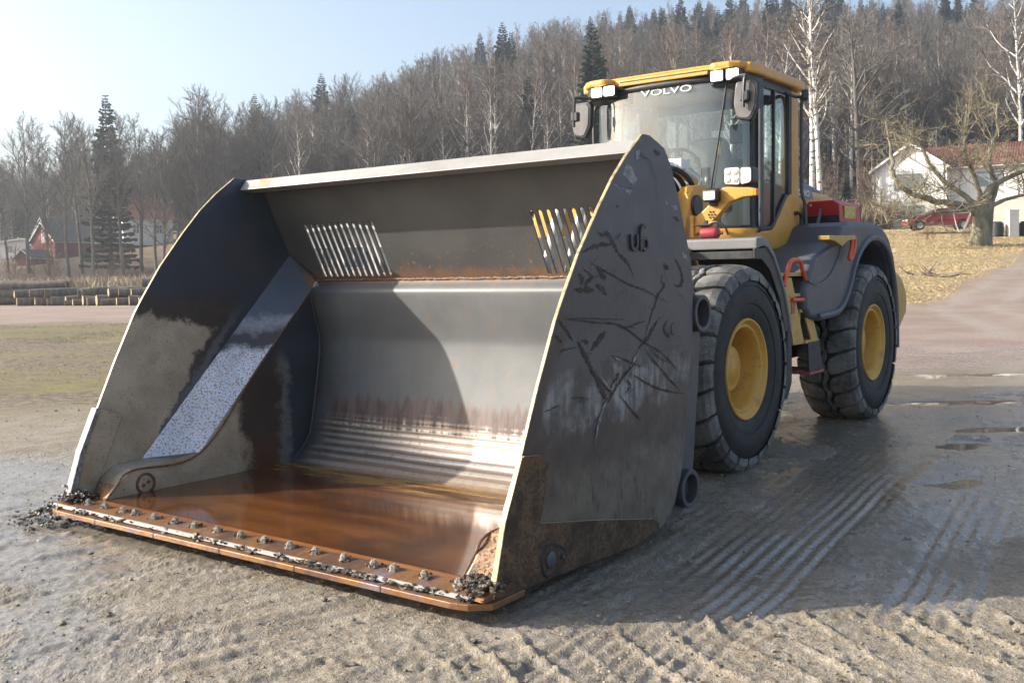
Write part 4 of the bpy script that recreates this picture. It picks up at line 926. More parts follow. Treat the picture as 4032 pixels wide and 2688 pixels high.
cpart('rear_window', MB().add([T(2.235, v, z) for v, z in ((-.66, 2.18), (.66, 2.18), (.66, 2.96), (-.66, 2.96))], [(0, 1, 2, 3)]), M_SGLASS)
roofp = [(1.05, -.80), (1.03, -.4), (1.025, 0), (1.03, .4), (1.05, .80), (1.20, .825), (2.22, .825), (2.28, .80), (2.30, .70), (2.30, -.70), (2.28, -.80), (2.22, -.825), (1.20, -.825)]
cpart('roof', MB().prism([T(u, v, 3.03) for u, v in roofp], (0, 0, .085)), M_YEL, bevel=.02, seg=3)
cpart('roof_crown', MB().prism([T(u * .93 + .115, v * .88, 3.115) for u, v in roofp], (0, 0, .025)), M_YEL, bevel=.012)
cpart('visor', MB().box(T(1.0, .03, 3.058), (.03, .84, .028)), M_YEL, bevel=.006)
cpart('visor_groove', MB().box(T(1.018, .03, 3.078), (.03, .84, .02)), M_BLACK)
cpart('wiper', MB().tube([T(.985, .62, 2.95), T(.975, .55, 2.5), T(.99, .47, 2.10)], .008, 6), M_BLACK)
for s, c in ((1, (.90, .825, 2.775)), (-1, (.98, -.775, 2.79))):
    u, v, z = c
    oct_ = [(-.095, .16), (.075, .165), (.105, .13), (.095, -.06), (.035, -.165), (-.085, -.14), (-.115, -.02)]
    mr = cpart('mirror', MB().prism(rounded([T(u, v + a, z + b) for a, b in oct_], .03, 3), Vector(T(.055, 0, 0))), M_BLACK, bevel=.016, seg=3)
    cpart('mirror_shell', MB().prism(rounded([T(u - .006, v + a * .82 - .008, z + b * .86) for a, b in oct_], .03, 3), Vector(T(.01, 0, 0))), simple('grey_mirror_back', (.12, .115, .118), .45) if s > 0 else bpy.data.materials['grey_mirror_back'], bevel=.004)
    cpart('mirror_arm', MB().tube(smoothpath([T(1.02, s * .62, 2.965), T(.93, s * .70, 2.975), T(.885, v, 2.975), T(.862, v, 2.93), T(.862, v - .01, 2.72)], 5), .014, 8), M_BLACK, smooth=True)
    cpart('mirror_clamp', MB().box(T(.875, v, 2.81), (.05, .075, .085)), M_BLACK, bevel=.012)
# lettering on the glass and hood
me = text_mesh('VOLVO', .10, .0012, .002); M_ETCH = simple('white_etched_letters', (.42, .50, .51), .5, 0, .05)
def lettering(me, mat, origin, ax, ay, sx, sy, parent):
    m2 = me.copy(); m2.materials.clear(); m2.materials.append(mat)
    o = bpy.data.objects.new('lettering', m2); COL.objects.link(o); o.parent = parent
    ax, ay = Vector(ax), Vector(ay); az = ax.cross(ay)
    o.matrix_local = Matrix.Translation(origin) @ Matrix((ax, ay, az)).transposed().to_4x4() @ Matrix.Diagonal((sx, sy, 1, 1))
    return o
lettering(me, M_ETCH, T(1.004, .06, 2.955), (0, 1, 0), (0, 0, 1), 1.45, .75, CAB)
# seat, wheel and console inside
st = cpart('seat', MB().box(T(1.72, 0, 2.03), (.50, .50, .14)).box(T(1.78, 0, 1.84), (.30, .30, .28)), M_INT, bevel=.04, seg=3)
cpart('seat_back', MB().prism(rounded([T(1.92, v, z) for v, z in ((-.22, 2.05), (-.24, 2.42), (-.17, 2.66), (.17, 2.66), (.24, 2.42), (.22, 2.05))], .06, 4), Vector(T(.10, 0, -.01))), M_INT, bevel=.03)
sw = [T(1.42 - .05 * cos(a), -.02 + .19 * sin(a), 2.33 + .175 * cos(a)) for a in np.linspace(0, 2 * pi, 33)]
cpart('steering_wheel', MB().tube(sw, .015, 8, False), M_BLACK, smooth=True)
cpart('steering_column', MB().tube([T(1.42, -.02, 2.33), T(1.22, -.02, 1.7)], [.03, .06], 10).bar(T(1.42, -.2, 2.33), T(1.42, .16, 2.33), .03, .02), M_BLACK)
cpart('knob', MB().ico(T(1.40, .15, 2.40), .028, 2), M_BLACK, smooth=True)
cpart('dashboard', MB().box(T(1.22, -.05, 1.98), (.22, .60, .40)), M_INT, bevel=.05)
cpart('armrest_console', MB().box(T(1.62, .38, 2.12), (.52, .16, .10)).box(T(1.45, .42, 2.22), (.10, .10, .14)), M_INT, bevel=.03)
cpart('side_console', MB().box(T(1.95, .50, 1.95), (.4, .30, .5)), M_INT, bevel=.04)
cpart('monitor', MB().box(T(1.33, .56, 2.58), (.04, .13, .16)), M_BLACK, bevel=.01)
cpart('cab_extinguisher', MB().tube([T(2.10, -.52, 2.32), T(2.10, -.52, 2.62)], .045, 14), M_RED, smooth=True)
cpart('seat_belt', MB().box(T(1.66, .245, 2.52), (.02, .02, .12)), M_CREAM)
cpart('red_curtain', MB().prism([T(1.72, .60 + .02 * (k % 2), 1.72) if False else T(1.66 + .045 * k, .62 + .018 * (k % 2), 1.70) for k in range(7)] + [T(1.93 - .045 * k, .64 + .018 * (k % 2), 1.70) for k in range(7)], (0, 0, .48)), M_RED)
# ---- hood, box, rear fenders, counterweight
hp = [(2.32, 1.45), (2.32, 2.20), (2.70, 2.20), (3.45, 2.185), (3.90, 2.10), (4.50, 1.97), (4.66, 1.85), (4.70, 1.40)]
part('hood', MB().prism([T(u, -.63, z) for u, z in hp], (0, 1.26, 0)), M_YEL, bevel=.07, seg=4)
ht = [(2.32, 2.10), (2.33, 2.33), (2.60, 2.285), (3.10, 2.265), (3.46, 2.225), (3.52, 2.16), (3.40, 2.14)]
part('hood_cover', MB().prism([T(u, -.56, z) for u, z in ht], (0, 1.12, 0)), M_HOODTOP, bevel=.05, seg=3)
part('air_intake', MB().prism([T(u, -.40, z) for u, z in ((2.34, 2.25), (2.36, 2.50), (2.52, 2.46), (2.64, 2.27))], (0, .80, 0)), M_BLACK, bevel=.03)
part('badge', MB().prism([T(u, .6305, z) for u, z in ((2.35, 2.09), (2.98, 2.11), (2.90, 2.205), (2.35, 2.205))], (0, .004, 0)), M_BADGE)
lettering(me, M_WHITE, T(2.67, .6365, 2.152), (-1, 0, 0), (0, 0, 1), 1.15, .8, LOADER)
bx = [(.66, 1.842), (.66, 2.02), (.70, 2.065), (.93, 2.07), (.99, 2.03), (1.0, 1.86), (.98, 1.842)]
part('tool_box', MB().prism([T(2.66, v, z) for v, z in bx], Vector(T(.62, 0, 0))), M_RED, bevel=.008)
part('box_base', MB().prism([T(2.652, v, z) for v, z in ((.665, 1.846), (.665, 1.925), (.985, 1.93), (.995, 1.862), (.975, 1.846))], Vector(T(.008, 0, 0))), M_BLACK)
part('box_cap', MB().prism([T(3.28, v, z) for v, z in bx], Vector(T(.03, 0, 0))), M_BLACK, bevel=.006)
lb = part('box_label', MB().prism([T(u, .999, z) for u, z in ((2.78, 1.90), (3.10, 1.905), (3.10, 2.02), (2.78, 2.015))], (0, .003, 0)), M_CREAM)
part('box_bolt', MB().lathe([(0, .014), (.006, .012), (.008, 0)], 10, 'X', T(2.658, .72, 2.03)), M_CHROME)
part('box_cable', MB().tube(smoothpath([T(2.64, .82, 1.98), T(2.58, .84, 1.965), T(2.40, .88, 1.86), T(2.18, .90, 1.70), T(2.05, .86, 1.64)], 6), .014, 8), M_GREY, smooth=True)
for s in (1, -1):
    fo = [(2.08, 1.80), (2.25, 1.84), (3.05, 1.858), (3.30, 1.825), (3.50, 1.735), (3.68, 1.56), (3.765, 1.39), (3.82, .95), (3.83, .58), (3.74, .58), (3.72, 1.0), (3.66, 1.25), (3.50, 1.50), (3.30, 1.63), (3.02, 1.68), (2.74, 1.645), (2.52, 1.54), (2.37, 1.40), (2.26, 1.25), (2.13, 1.12), (2.0, 1.055), (1.85, 1.02), (1.6, 1.0), (1.42, 1.005), (1.28, 1.03), (1.18, 1.10), (1.15, 1.25), (1.38, 1.53), (1.65, 1.60), (1.92, 1.66)]
    part('rear_fender', MB().prism([T(u, s * .66, z) for u, z in fo], (0, s * .55, 0)), M_GREY, bevel=.045, seg=4, angle=50)
    part('fender_flare', MB().tube([T(u, s * 1.205, z) for u, z in [tuple(p)[:2] for p in smoothpath([(u, z, 0) for u, z in ((1.45, 1.03), (1.85, 1.045), (2.03, 1.085), (2.16, 1.16), (2.30, 1.30), (2.42, 1.46), (2.58, 1.59), (2.78, 1.68), (3.02, 1.715), (3.28, 1.67), (3.50, 1.54), (3.66, 1.30), (3.745, 1.0), (3.77, .62))], 5)]], .034, 8), M_GREY, smooth=True)
    part('fender_seam', MB().tube(smoothpath([T(1.22, s * 1.212, 1.33), T(1.45, s * 1.213, 1.30), T(1.75, s * 1.213, 1.38), T(1.98, s * 1.213, 1.56), T(2.02, s * 1.213, 1.72)], 6), .009, 6), M_HOODTOP, smooth=True)
    part('fender_seam', MB().tube([T(3.08, s * 1.20, 1.70), T(3.10, s * 1.20, 1.845)], .006, 6), M_BLACK)
    part('wheel_well', MB().prism([T(u, s * .60, z) for u, z in ((2.1, .6), (2.1, 1.75), (3.75, 1.75), (3.75, .6))], (0, s * .05, 0)), M_BLACK)
    part('grab_bracket', MB().prism([T(u, s * 1.20, z) for u, z in ((1.48, 1.70), (2.16, 1.715), (2.16, 1.68), (1.95, 1.665), (1.80, 1.615), (1.62, 1.655), (1.49, 1.665))], (0, s * .10, 0)), M_YELD, bevel=.005)
    part('grab_loop', MB().tube(smoothpath([T(2.15, s * 1.27, 1.70), T(2.10, s * 1.28, 1.60), T(2.05, s * 1.28, 1.52), T(2.10, s * 1.28, 1.515), T(2.19, s * 1.28, 1.62), T(2.22, s * 1.27, 1.70), T(2.15, s * 1.27, 1.70)], 5), .017, 8), M_ORANGE, smooth=True)
    # ladder
    A, B = s * .93, s * 1.15
    for vv in (A, B):
        part('ladder_side', MB().prism([T(u, vv, z) for u, z in ((.80, 1.36), (.98, 1.36), (1.26, .82), (1.02, .82))], (0, s * .016, 0)), M_YELD, bevel=.004)
        part('ladder_side', MB().prism([T(u, vv, z) for u, z in ((1.22, 1.12), (1.40, 1.12), (1.60, .82), (1.44, .82))], (0, s * .016, 0)), M_YELD, bevel=.004)
    for u, z, l in ((1.05, 1.385, .62), (1.10, 1.22, .34), (1.29, 1.09, .26), (1.44, .83, .32)):
        part('step', MB().box(T(u, (A + B) / 2, z), (l, .26, .028)), M_YELD, bevel=.004)
    part('step_riser', MB().box(T(.90, (A + B) / 2, 1.28), (.02, .22, .22)).box(T(1.20, (A + B) / 2, .96), (.02, .22, .27)), M_YELD)
    for vv in (A, B): part('rubber_strap', MB().prism([T(u, vv + s * .002, z) for u, z in ((1.04, .825), (1.32, .825), (1.40, .54), (1.33, .54))] if vv == A else [T(u, vv + s * .002, z) for u, z in ((1.33, .825), (1.60, .825), (1.69, .56), (1.36, .55))], (0, s * .02, 0)), M_RUBBER)
    bs = part('step', MB().box(T(1.52, (A + B) / 2, .565), (.33, .28, .02)), M_STEPR, bevel=.003)
    for k in range(5): part('tread_bar', MB().box(T(1.39 + .065 * k, (A + B) / 2, .582), (.018, .28, .016)), M_STEPR, bs)
    part('handrail', MB().tube(smoothpath([T(.78, B + s * .03, 1.30), T(.86, B + s * .035, 1.44), T(.93, B + s * .035, 1.495), T(1.10, B + s * .035, 1.49), T(1.18, B + s * .035, 1.40), T(1.33, B + s * .035, 1.24), T(1.29, B + s * .035, 1.185), T(.95, B + s * .03, 1.185)], 6), .018, 8), M_ORANGE, smooth=True)
    part('warning_plate', MB().box(T(1.0, B + s * .018, 1.12), (.07, .004, .09)), M_STEPR)
part('counterweight', MB().prism([T(u, -1.10, z) for u, z in ((3.86, 1.50), (4.10, 1.44), (4.42, 1.36), (4.60, 1.20), (4.65, 1.05), (4.60, .90), (4.30, .72), (3.86, .62))], (0, 2.20, 0)), M_YELD, bevel=.10, seg=4, angle=50)
part('rear_body', MB().box(T(4.15, 0, 1.35), (.9, 1.5, 1.1)), M_YELD, bevel=.06)
part('dark_underbody', MB().box(T(1.55, 0, 1.42), (1.5, 1.3, .30)), M_BLACK, bevel=.02)

# ------------------------------------------------------------------ trees
def mat_bark(name, a, b, sc=5):
    m = Mat(name); c = m.mix(m.ss(m.noise(sc, 4, .6, m.scaled((1, 1, .35))), .3, .7), a, b)
    c = m.mix(m.mul(m.rand(), .35), c, (.06, .05, .045)); return m.done(m.pbr(c, .85, 0, .2))
def mat_birch():
    m = Mat('birch_bark'); X, Y, Z = m.xyz()
    n = m.noise(1, 4, .6, m.scaled((2.5, 2.5, 7)))
    c = m.mix(m.ss(n, .56, .62), m.mix(m.noise(2, 2), (.58, .55, .50), (.80, .77, .72)), (.045, .04, .038))
    c = m.mix(m.mul(m.ss(m.noise(1.2, 4), .55, .7), .5), c, (.26, .21, .16))
    c = m.mix(m.ss(Z, 11, 15), c, (.22, .16, .13)); return m.done(m.pbr(c, .75, 0, .3))
M_BARK = mat_bark('grey_bark', (.11, .095, .08), (.24, .215, .185)); M_TWIG = mat_bark('brown_twigs', (.10, .090, .075), (.205, .185, .155))
M_BIRCH = mat_birch(); M_BTWIG = mat_bark('purple_brown_twigs', (.11, .092, .077), (.21, .18, .15))
M_MOSSB = mat_bark('mossy_bark', (.13, .125, .055), (.36, .33, .26), 3); M_RTWIG = mat_bark('russet_brush', (.125, .092, .068), (.235, .18, .13))
M_FTWIG = mat_bark('pale_olive_twigs', (.20, .175, .10), (.34, .30, .20))
def mat_needles():
    m = Mat('spruce_needles'); c = m.mix(m.ss(m.noise(1.6, 4), .3, .7), (.018, .034, .020), (.045, .07, .038))
    c = m.mix(m.mul(m.rand(), .3), c, (.05, .055, .03)); return m.done(m.pbr(c, .7, 0, .25))
M_NEED = mat_needles()
def rot_about(v, axis, a): return Matrix.Rotation(a, 3, axis) @ v
def tree_meshes(seed, H, r0, crown0, nprim, plen, elev, nsec=6, ntw=5, lean=.02, droop=0., twr=.012, fork=0):
    R = random.Random(seed); tk = MB(); cr = MB()
    n = 9; pts = [Vector((0, 0, -.3))]; d = Vector((R.gauss(0, lean), R.gauss(0, lean), 1)).normalized()
    for i in range(n):
        d = (d + Vector((R.gauss(0, lean), R.gauss(0, lean), .12))).normalized(); pts.append(pts[-1] + d * (H + .3) / n)
    rad = [r0 * (1.15 if i == 0 else 1) * (1 - .93 * (i / n) ** 1.1) + .008 for i in range(n + 1)]
    tk.tube(pts, rad, 7, False)
    def at(t):
        f = t * n; i = min(int(f), n - 1); return pts[i].lerp(pts[i + 1], f - i), rad[i] + (rad[i + 1] - rad[i]) * (f - i)
    az = R.uniform(0, 6.28)
    for k in range(nprim):
        t = crown0 + (1 - crown0) * (k + R.random()) / nprim * .97; p, r = at(t); az += 2.4 + R.gauss(0, .4)
        rel = (t - crown0) / (1 - crown0)
        L = plen * H * (1.05 - .75 * rel) * R.uniform(.7, 1.2) * (.55 + .45 * min(1, rel * 4))
        e = elev + R.gauss(0, .16) + .25 * rel
        d = Vector((cos(az) * cos(e), sin(az) * cos(e), sin(e))); bp = [p]; m = 5
        for i in range(m):
            d = (d + Vector((R.gauss(0, .13), R.gauss(0, .13), .10 - droop * .12))).normalized(); bp.append(bp[-1] + d * L / m)
        br = max(.014, min(r * .62, .012 + L * .016)); tk.tube(bp, [br * (1 - .8 * i / m) + .004 for i in range(m + 1)], 5, False)
        ns = max(2, int(nsec * (.5 + L / (plen * H))))
        for j in range(ns):
            f = (.2 + .8 * (j + R.random()) / ns) * m; i = min(int(f), m - 1); q = bp[i].lerp(bp[i + 1], f - i)
            dd = (bp[i + 1] - bp[i]).normalized(); ax = dd.cross(Vector((R.gauss(0, 1), R.gauss(0, 1), R.gauss(0, 1)))).normalized()
            sd = rot_about(dd, ax, R.uniform(.4, .95)); sd.z += .15 - droop * .5; sd.normalize(); sl = L * R.uniform(.28, .5) * (1.15 - .5 * f / m)
            mid = q + sd * sl * .5 + Vector((R.gauss(0, .05), R.gauss(0, .05), 0)) * sl; end = mid + (sd + Vector((R.gauss(0, .2), R.gauss(0, .2), .1 - droop * .7))).normalized() * sl * .5
            cr.tube([q, mid, end], [twr * 1.7, twr * 1.3, twr * .7], 3, False)
            for w in range(ntw):
                s = .25 + .75 * (w + R.random()) / ntw; b = q.lerp(mid, s * 2) if s < .5 else mid.lerp(end, s * 2 - 1)
                td = (sd + Vector((R.gauss(0, .55), R.gauss(0, .55), R.gauss(.1, .4) - droop))).normalized(); tl = sl * R.uniform(.35, .7)
                e1 = b + td * tl * .55; e2 = e1 + (td + Vector((R.gauss(0, .25), R.gauss(0, .25), -droop * .6))).normalized() * tl * .5
                cr.tube([b, e1, e2], [twr * .85, twr * .65, twr * .35], 3, False)
    return tk, cr
def spruce_meshes(seed, H, R0):
    R = random.Random(seed); tk = MB().tube([(0, 0, -.3), (0, 0, H * .5), (0, 0, H)], [.02 * H * .8, .012 * H * .7, .01], 7, False); cr = MB()
    z = H * .06; vs, fs = [], []
    while z < H * .99:
        rel = z / H; L = R0 * (1 - rel) ** .8 * R.uniform(.8, 1.1) + .12; nb = 8 if rel < .8 else 5; a0 = R.uniform(0, 6.28)
        for k in range(nb):
            a = a0 + 2 * pi * k / nb + R.gauss(0, .15); l = L * R.uniform(.7, 1.12); dz = -.22 + .5 * rel + R.gauss(0, .06)
            steps = max(3, int(l / .3)); dirh = Vector((cos(a), sin(a), 0)); side = Vector((-sin(a), cos(a), 0))
            for i in range(steps):
                t = (i + .3) / steps; c = dirh * l * t + Vector((0, 0, z + l * (dz * t + .16 * t * t)))
                w = (.42 * (1 - t) + .16) * min(1, l) * R.uniform(.7, 1.25); f = l / steps * 1.25
                for s in (-1, 1):
                    o = len(vs); drop = -R.uniform(.10, .34) * min(1, l)
                    vs += [c, c + dirh * f, c + side * s * w + dirh * f * 1.1 + Vector((0, 0, drop)), c + side * s * w * .8 + dirh * f * .35 + Vector((0, 0, drop * 1.3))]
                    fs.append((o, o + 1, o + 2, o + 3))
        z += .028 * H * (1 - .45 * rel) * R.uniform(.8, 1.2)
    cr.add(vs, fs); return tk, cr
PROTO = {'birch': [], 'bare': [], 'spruce': [], 'brush': []}
for i in range(4): PROTO['birch'].append(tree_meshes(100 + i, 15.5 + i * .7, .155 + .012 * i, .36, 28, .21, .82, 7, 7, .022, .28, .0135) + (M_BIRCH, M_BTWIG))
for i in range(5): PROTO['bare'].append(tree_meshes(200 + i, 13.5 + i, .17 + .015 * i, (.22, .40, .42, .38, .30)[i], 27, .33, .78, 9, 8, .03, 0, .0145) + (M_BARK, M_TWIG))
for i in range(3): PROTO['spruce'].append(spruce_meshes(300 + i, 16.5 + 1.5 * i, 2.7 + .2 * i) + (M_BARK, M_NEED))
for i in range(3): PROTO['brush'].append(tree_meshes(400 + i, 4.2 + i * .6, .03, .10, 22, .34, .85, 5, 5, .05, 0, .010) + (M_RTWIG, M_RTWIG))
PM = {}
for kind, lst in PROTO.items():
    PM[kind] = []
    for tk, cr, ma, mb_ in lst:
        a = tk.mesh('trunk', True, False); a.materials.append(ma); b = cr.mesh('crown', False, False); b.materials.append(mb_); PM[kind].append((a, b))
def place_tree(kind, var, x, y, sc=1., rz=0., name=None, label=None, group=None, z=None, cat='tree', tilt=0):
    r = empty(name, (x, y, float(terrain(x, y)) if z is None else z), rz); r.scale = (sc, sc, sc)
    if tilt: r.rotation_euler = (tilt, 0, rz)
    for nm, me in zip(('trunk', 'crown'), PM[kind][var]):
        o = bpy.data.objects.new(nm, me); COL.objects.link(o); o.parent = r
    return tag(r, label, cat, group)
LAB = {'birch': ('birch_tree', 'bare birch with a white trunk', 'birches of the hillside wood'),
       'bare': ('bare_tree', 'leafless grey brown tree', 'leafless trees of the hillside wood'),
       'spruce': ('spruce_tree', 'dark green spruce', 'spruces of the hillside wood')}
def px_xy(px, y): return (px - 2016) / 3950.2 * y
# keep clear of houses and yard
CLEAR = [(31, 88, 11), (38, 86, 11), (-60, 152, 11), (-47, 150, 12), (-72, 156, 11), (-11, 72, 9)]
def yfor(x): return 100 + 12 * (1 - sstep(x, -45, 15))
spots = []
tr = random.Random(5)
for iy in range(60):
    y = 100 + iy * (3.0 if iy < 14 else 4.6) - (0 if iy < 14 else 22)
    if y > 285: break
    nx = int(1.24 * y / (3.0 if iy < 14 else 4.6))
    for ix in range(nx):
        x = (-.62 + 1.24 * (ix + tr.random()) / nx) * y; yy = y + tr.uniform(-2, 2)
        if yy < yfor(x): continue
        if any((x - a) ** 2 + (yy - b) ** 2 < c * c for a, b, c in CLEAR): continue
        if -.56 < x / yy < -.325 and yy < 186: continue
        rel = x / yy; depth = yy - float(yfor(x)); rnd = tr.random()
        ps = (.02 if depth < 45 else .07) + (.30 * float(sstep(rel, .03, .12)) if depth > 85 else 0)
        pb = .14 + .62 * float(sstep(rel, -.28, -.02)) * (1 - .55 * float(sstep(rel, .28, .42)))
        kind = 'spruce' if rnd < ps else ('birch' if rnd < ps + pb else 'bare')
        spots.append((yy, x, kind, tr.randrange(len(PM[kind])), tr.uniform(.72, 1.22), tr.uniform(0, 6.28)))
spots.sort()
cnt = {'birch': 0, 'bare': 0, 'spruce': 0}; far = []
CAP = {'birch': 170, 'bare': 190, 'spruce': 60}
for yy, x, kind, var, sc, rz in spots:
    if cnt[kind] < CAP[kind]:
        cnt[kind] += 1; nm, lb, gp = LAB[kind]
        size_ = 'tall' if sc > 1.08 else ('short' if sc < .86 else 'mid sized')
        spot_ = 'behind the red and white houses' if x / yy < -.3 else ('behind the white boarded house' if x / yy > .28 else 'on the middle of the hillside')
        level_ = 'low down' if yy - float(yfor(x)) < 16 else 'higher up'
        place_tree(kind, var, x, yy, sc, rz, nm, '%s %s %s %s' % (size_, lb, level_, spot_), gp)
    else: far.append((x, yy, kind, var, sc, rz))
# brush that closes the wood's floor
for k in range(1500):
    y = tr.uniform(88, 190); x = tr.uniform(-.6, .6) * y
    if y < float(yfor(x)) - 10: continue
    if any((x - a) ** 2 + (y - b) ** 2 < (c * .9) ** 2 for a, b, c in CLEAR): continue
    if -.56 < x / y < -.325 and (y < 186): continue
    far.append((x, y, 'brush', tr.randrange(3), tr.uniform(.7, 1.5), tr.uniform(0, 6.28)))
protos = bpy.data.collections.new('far_tree_kinds'); pidx = {}
for kind in ('bare', 'birch', 'brush', 'spruce'):
    for v, (a, b) in enumerate(PM[kind]):
        bm = bmesh.new(); bm.from_mesh(a); nf = len(bm.faces); bm.from_mesh(b); me = bpy.data.meshes.new('kind_%02d' % len(pidx))
        bm.to_mesh(me); bm.free(); me.materials.append(a.materials[0]); me.materials.append(b.materials[0])
        me.polygons.foreach_set('material_index', [0] * nf + [1] * (len(me.polygons) - nf))
        o = bpy.data.objects.new('kind_%02d' % len(pidx), me); protos.objects.link(o); pidx[(kind, v)] = len(pidx)
fm_ = bpy.data.meshes.new('far_forest'); fm_.from_pydata([(x, y, float(terrain(x, y))) for x, y, *_ in far], [], [])
for nm, typ, val in (('kind_index', 'INT', [pidx[(k, v)] for _, _, k, v, _, _ in far]), ('turn', 'FLOAT', [r for *_, r in far]), ('size', 'FLOAT', [s for *_, s, _ in far])):
    a = fm_.attributes.new(nm, typ, 'POINT'); a.data.foreach_set('value', val)
FOREST = bpy.data.objects.new('far_forest', fm_); COL.objects.link(FOREST)
tag(FOREST, 'dense leafless wood and brush covering the hillside up to the ridge', 'forest', kind='stuff')
ng = bpy.data.node_groups.new('plant_trees', 'GeometryNodeTree')
ng.interface.new_socket('Geometry', in_out='INPUT', socket_type='NodeSocketGeometry'); ng.interface.new_socket('Geometry', in_out='OUTPUT', socket_type='NodeSocketGeometry')
gi, go = ng.nodes.new('NodeGroupInput'), ng.nodes.new('NodeGroupOutput')
ip = ng.nodes.new('GeometryNodeInstanceOnPoints'); ci = ng.nodes.new('GeometryNodeCollectionInfo')
ci.inputs['Collection'].default_value = protos; ci.inputs['Separate Children'].default_value = True; ci.inputs['Reset Children'].default_value = True
def named(nm, typ):
    n = ng.nodes.new('GeometryNodeInputNamedAttribute'); n.data_type = typ; n.inputs[0].default_value = nm; return n.outputs[0]
cx = ng.nodes.new('ShaderNodeCombineXYZ'); ng.links.new(named('turn', 'FLOAT'), cx.inputs[2])
ng.links.new(gi.outputs[0], ip.inputs['Points']); ng.links.new(ci.outputs[0], ip.inputs['Instance']); ip.inputs['Pick Instance'].default_value = True
ng.links.new(named('kind_index', 'INT'), ip.inputs['Instance Index']); ng.links.new(cx.outputs[0], ip.inputs['Rotation']); ng.links.new(named('size', 'FLOAT'), ip.inputs['Scale'])
ng.links.new(ip.outputs[0], go.inputs[0]); FOREST.modifiers.new('plant', 'NODES').node_group = ng

# trees standing in front of the wood
FT_LAB = ['standing before the left slope of the red gable', 'rising right in front of the red gable', 'standing before the dark roof of the red house', 'just beside the lone tall spruce', 'before the left half of the white villa', 'before the orange red roof of the white villa', 'at the far corner of the white villa', 'between the red house and the lone spruce', 'between the little shed and the red house', 'by the flagpole', 'beyond the far end of the white villa', 'above the far cheek of the bucket', 'at the wood edge past the white villa']
for (px, y, var, sc), lb in zip(((200, 118, 0, 1.22), (277, 116, 1, 1.22), (375, 112, 2, 1.08), (491, 116, 3, 1.1), (562, 120, 4, 1.05), (625, 112, 1, 1.08), (651, 110, 0, 1.15), (330, 125, 3, 1.12), (120, 128, 4, 1.1), (40, 135, 2, .9), (700, 118, 2, 1.1), (760, 115, 0, 1.2), (830, 112, 3, 1.15)), FT_LAB):
    place_tree('bare', var, px_xy(px, y), y, sc, tr.uniform(0, 6), 'bare_tree', 'leafless grey tree ' + lb, 'leafless trees before the houses')
place_tree('spruce', 1, px_xy(446, 122), 122, 1.22, 1.0, 'spruce_tree', 'tall lone dark spruce beside the white villa with the red roof')
for (px, y, var, sc, tl), lb in zip(((3195, 72, 1, 1.25, 0), (3235, 66, 0, 1.22, 0), (3075, 84, 1, 1.1, 0), (2870, 86, 0, 1.15, .03), (3020, 90, 2, 1.12, 0)), ('close behind the rear pillar of the cab', 'over the slate hood cover', 'over the rear corner of the cab roof', 'over the middle of the cab roof', 'over the lit lamps on the door side of the cab roof')):
    place_tree('birch', var, px_xy(px, y), y, sc, tr.uniform(0, 6), 'birch_tree', 'tall white birch rising ' + lb, 'tall birches behind the cab', tilt=tl)
place_tree('birch', 0, px_xy(4015, 88), 88, 1.5, 2.2, 'birch_tree', 'tall forked birch behind the tiled roof of the white house')
OAK = tree_meshes(555, 15, .42, .16, 20, .46, .62, 9, 7, .05, 0, .02)
PM['oak'] = [(OAK[0].mesh('trunk', True, False), OAK[1].mesh('crown', False, False))]; PM['oak'][0][0].materials.append(M_BARK); PM['oak'][0][1].materials.append(M_TWIG)
place_tree('oak', 0, px_xy(3400, 98), 98, 1.25, .6, 'oak_tree', 'broad leaning leafless oak behind the white house', tilt=.0)
place_tree('spruce', 0, px_xy(3335, 80), 80, .28, 1.0, 'young_spruce', 'small green evergreen sapling in the brush beside the white house')
# ---- old fruit tree with a hanging chair
FX, FY = px_xy(3858, 56), 56.0; FZ = float(terrain(FX, FY))
FT = empty('fruit_tree', (FX, FY, FZ)); FT.scale = (1.22, 1.1, .92); tag(FT, 'old gnarled leafless fruit tree with mossy limbs and a hanging chair', 'tree')
fr_ = random.Random(3); tk = MB(); cr = MB()
tk.tube(smoothpath([(-.05, 0, -.3), (-.02, 0, .3), (.05, 0, 1.2), (.10, .05, 1.9), (.05, .05, 2.5)], 4), [.56, .50, .48, .46, .44, .43, .42, .42, .41, .40, .39, .37, .35, .33, .30, .27, .24], 12)
tk.tube(smoothpath([(.30, .1, -.3), (.34, .1, .8), (.42, .1, 1.8), (.50, .1, 2.5)], 4), [.34, .32, .30, .28, .27, .26, .25, .24, .23, .22, .21, .20, .19], 10)
limbs = [([(-.1, 0, 1.9), (-.9, -.1, 2.45), (-2.2, -.1, 2.75), (-3.4, -.3, 3.3), (-4.1, -.4, 4.4), (-4.2, -.4, 5.8), (-4.4, -.3, 7.4)], .24), ([(.0, 0, 2.2), (-.8, .2, 3.2), (-1.9, .3, 4.4), (-2.6, .3, 6.0), (-3.4, .3, 7.4)], .17),
         ([(.1, 0, 2.3), (.4, -.2, 3.4), (1.5, -.2, 4.2), (2.8, -.2, 4.8), (3.6, -.2, 6.2), (3.7, -.2, 8.2)], .20), ([(.5, .1, 2.3), (.8, .2, 3.6), (.5, .3, 5.2), (.9, .3, 7.0), (.8, .3, 8.6)], .17),
         ([(.05, 0, 2.4), (-.3, -.3, 3.9), (-.9, -.4, 5.6), (-.8, -.4, 7.6)], .15), ([(-.1, -.1, 1.8), (-1.2, -.5, 2.0), (-2.6, -.8, 1.9), (-4.0, -1.0, 1.5), (-5.2, -1.0, 1.2)], .11), ([(.3, 0, 2.2), (1.6, .3, 2.9), (3.2, .3, 3.3), (4.6, .3, 4.0)], .14)]
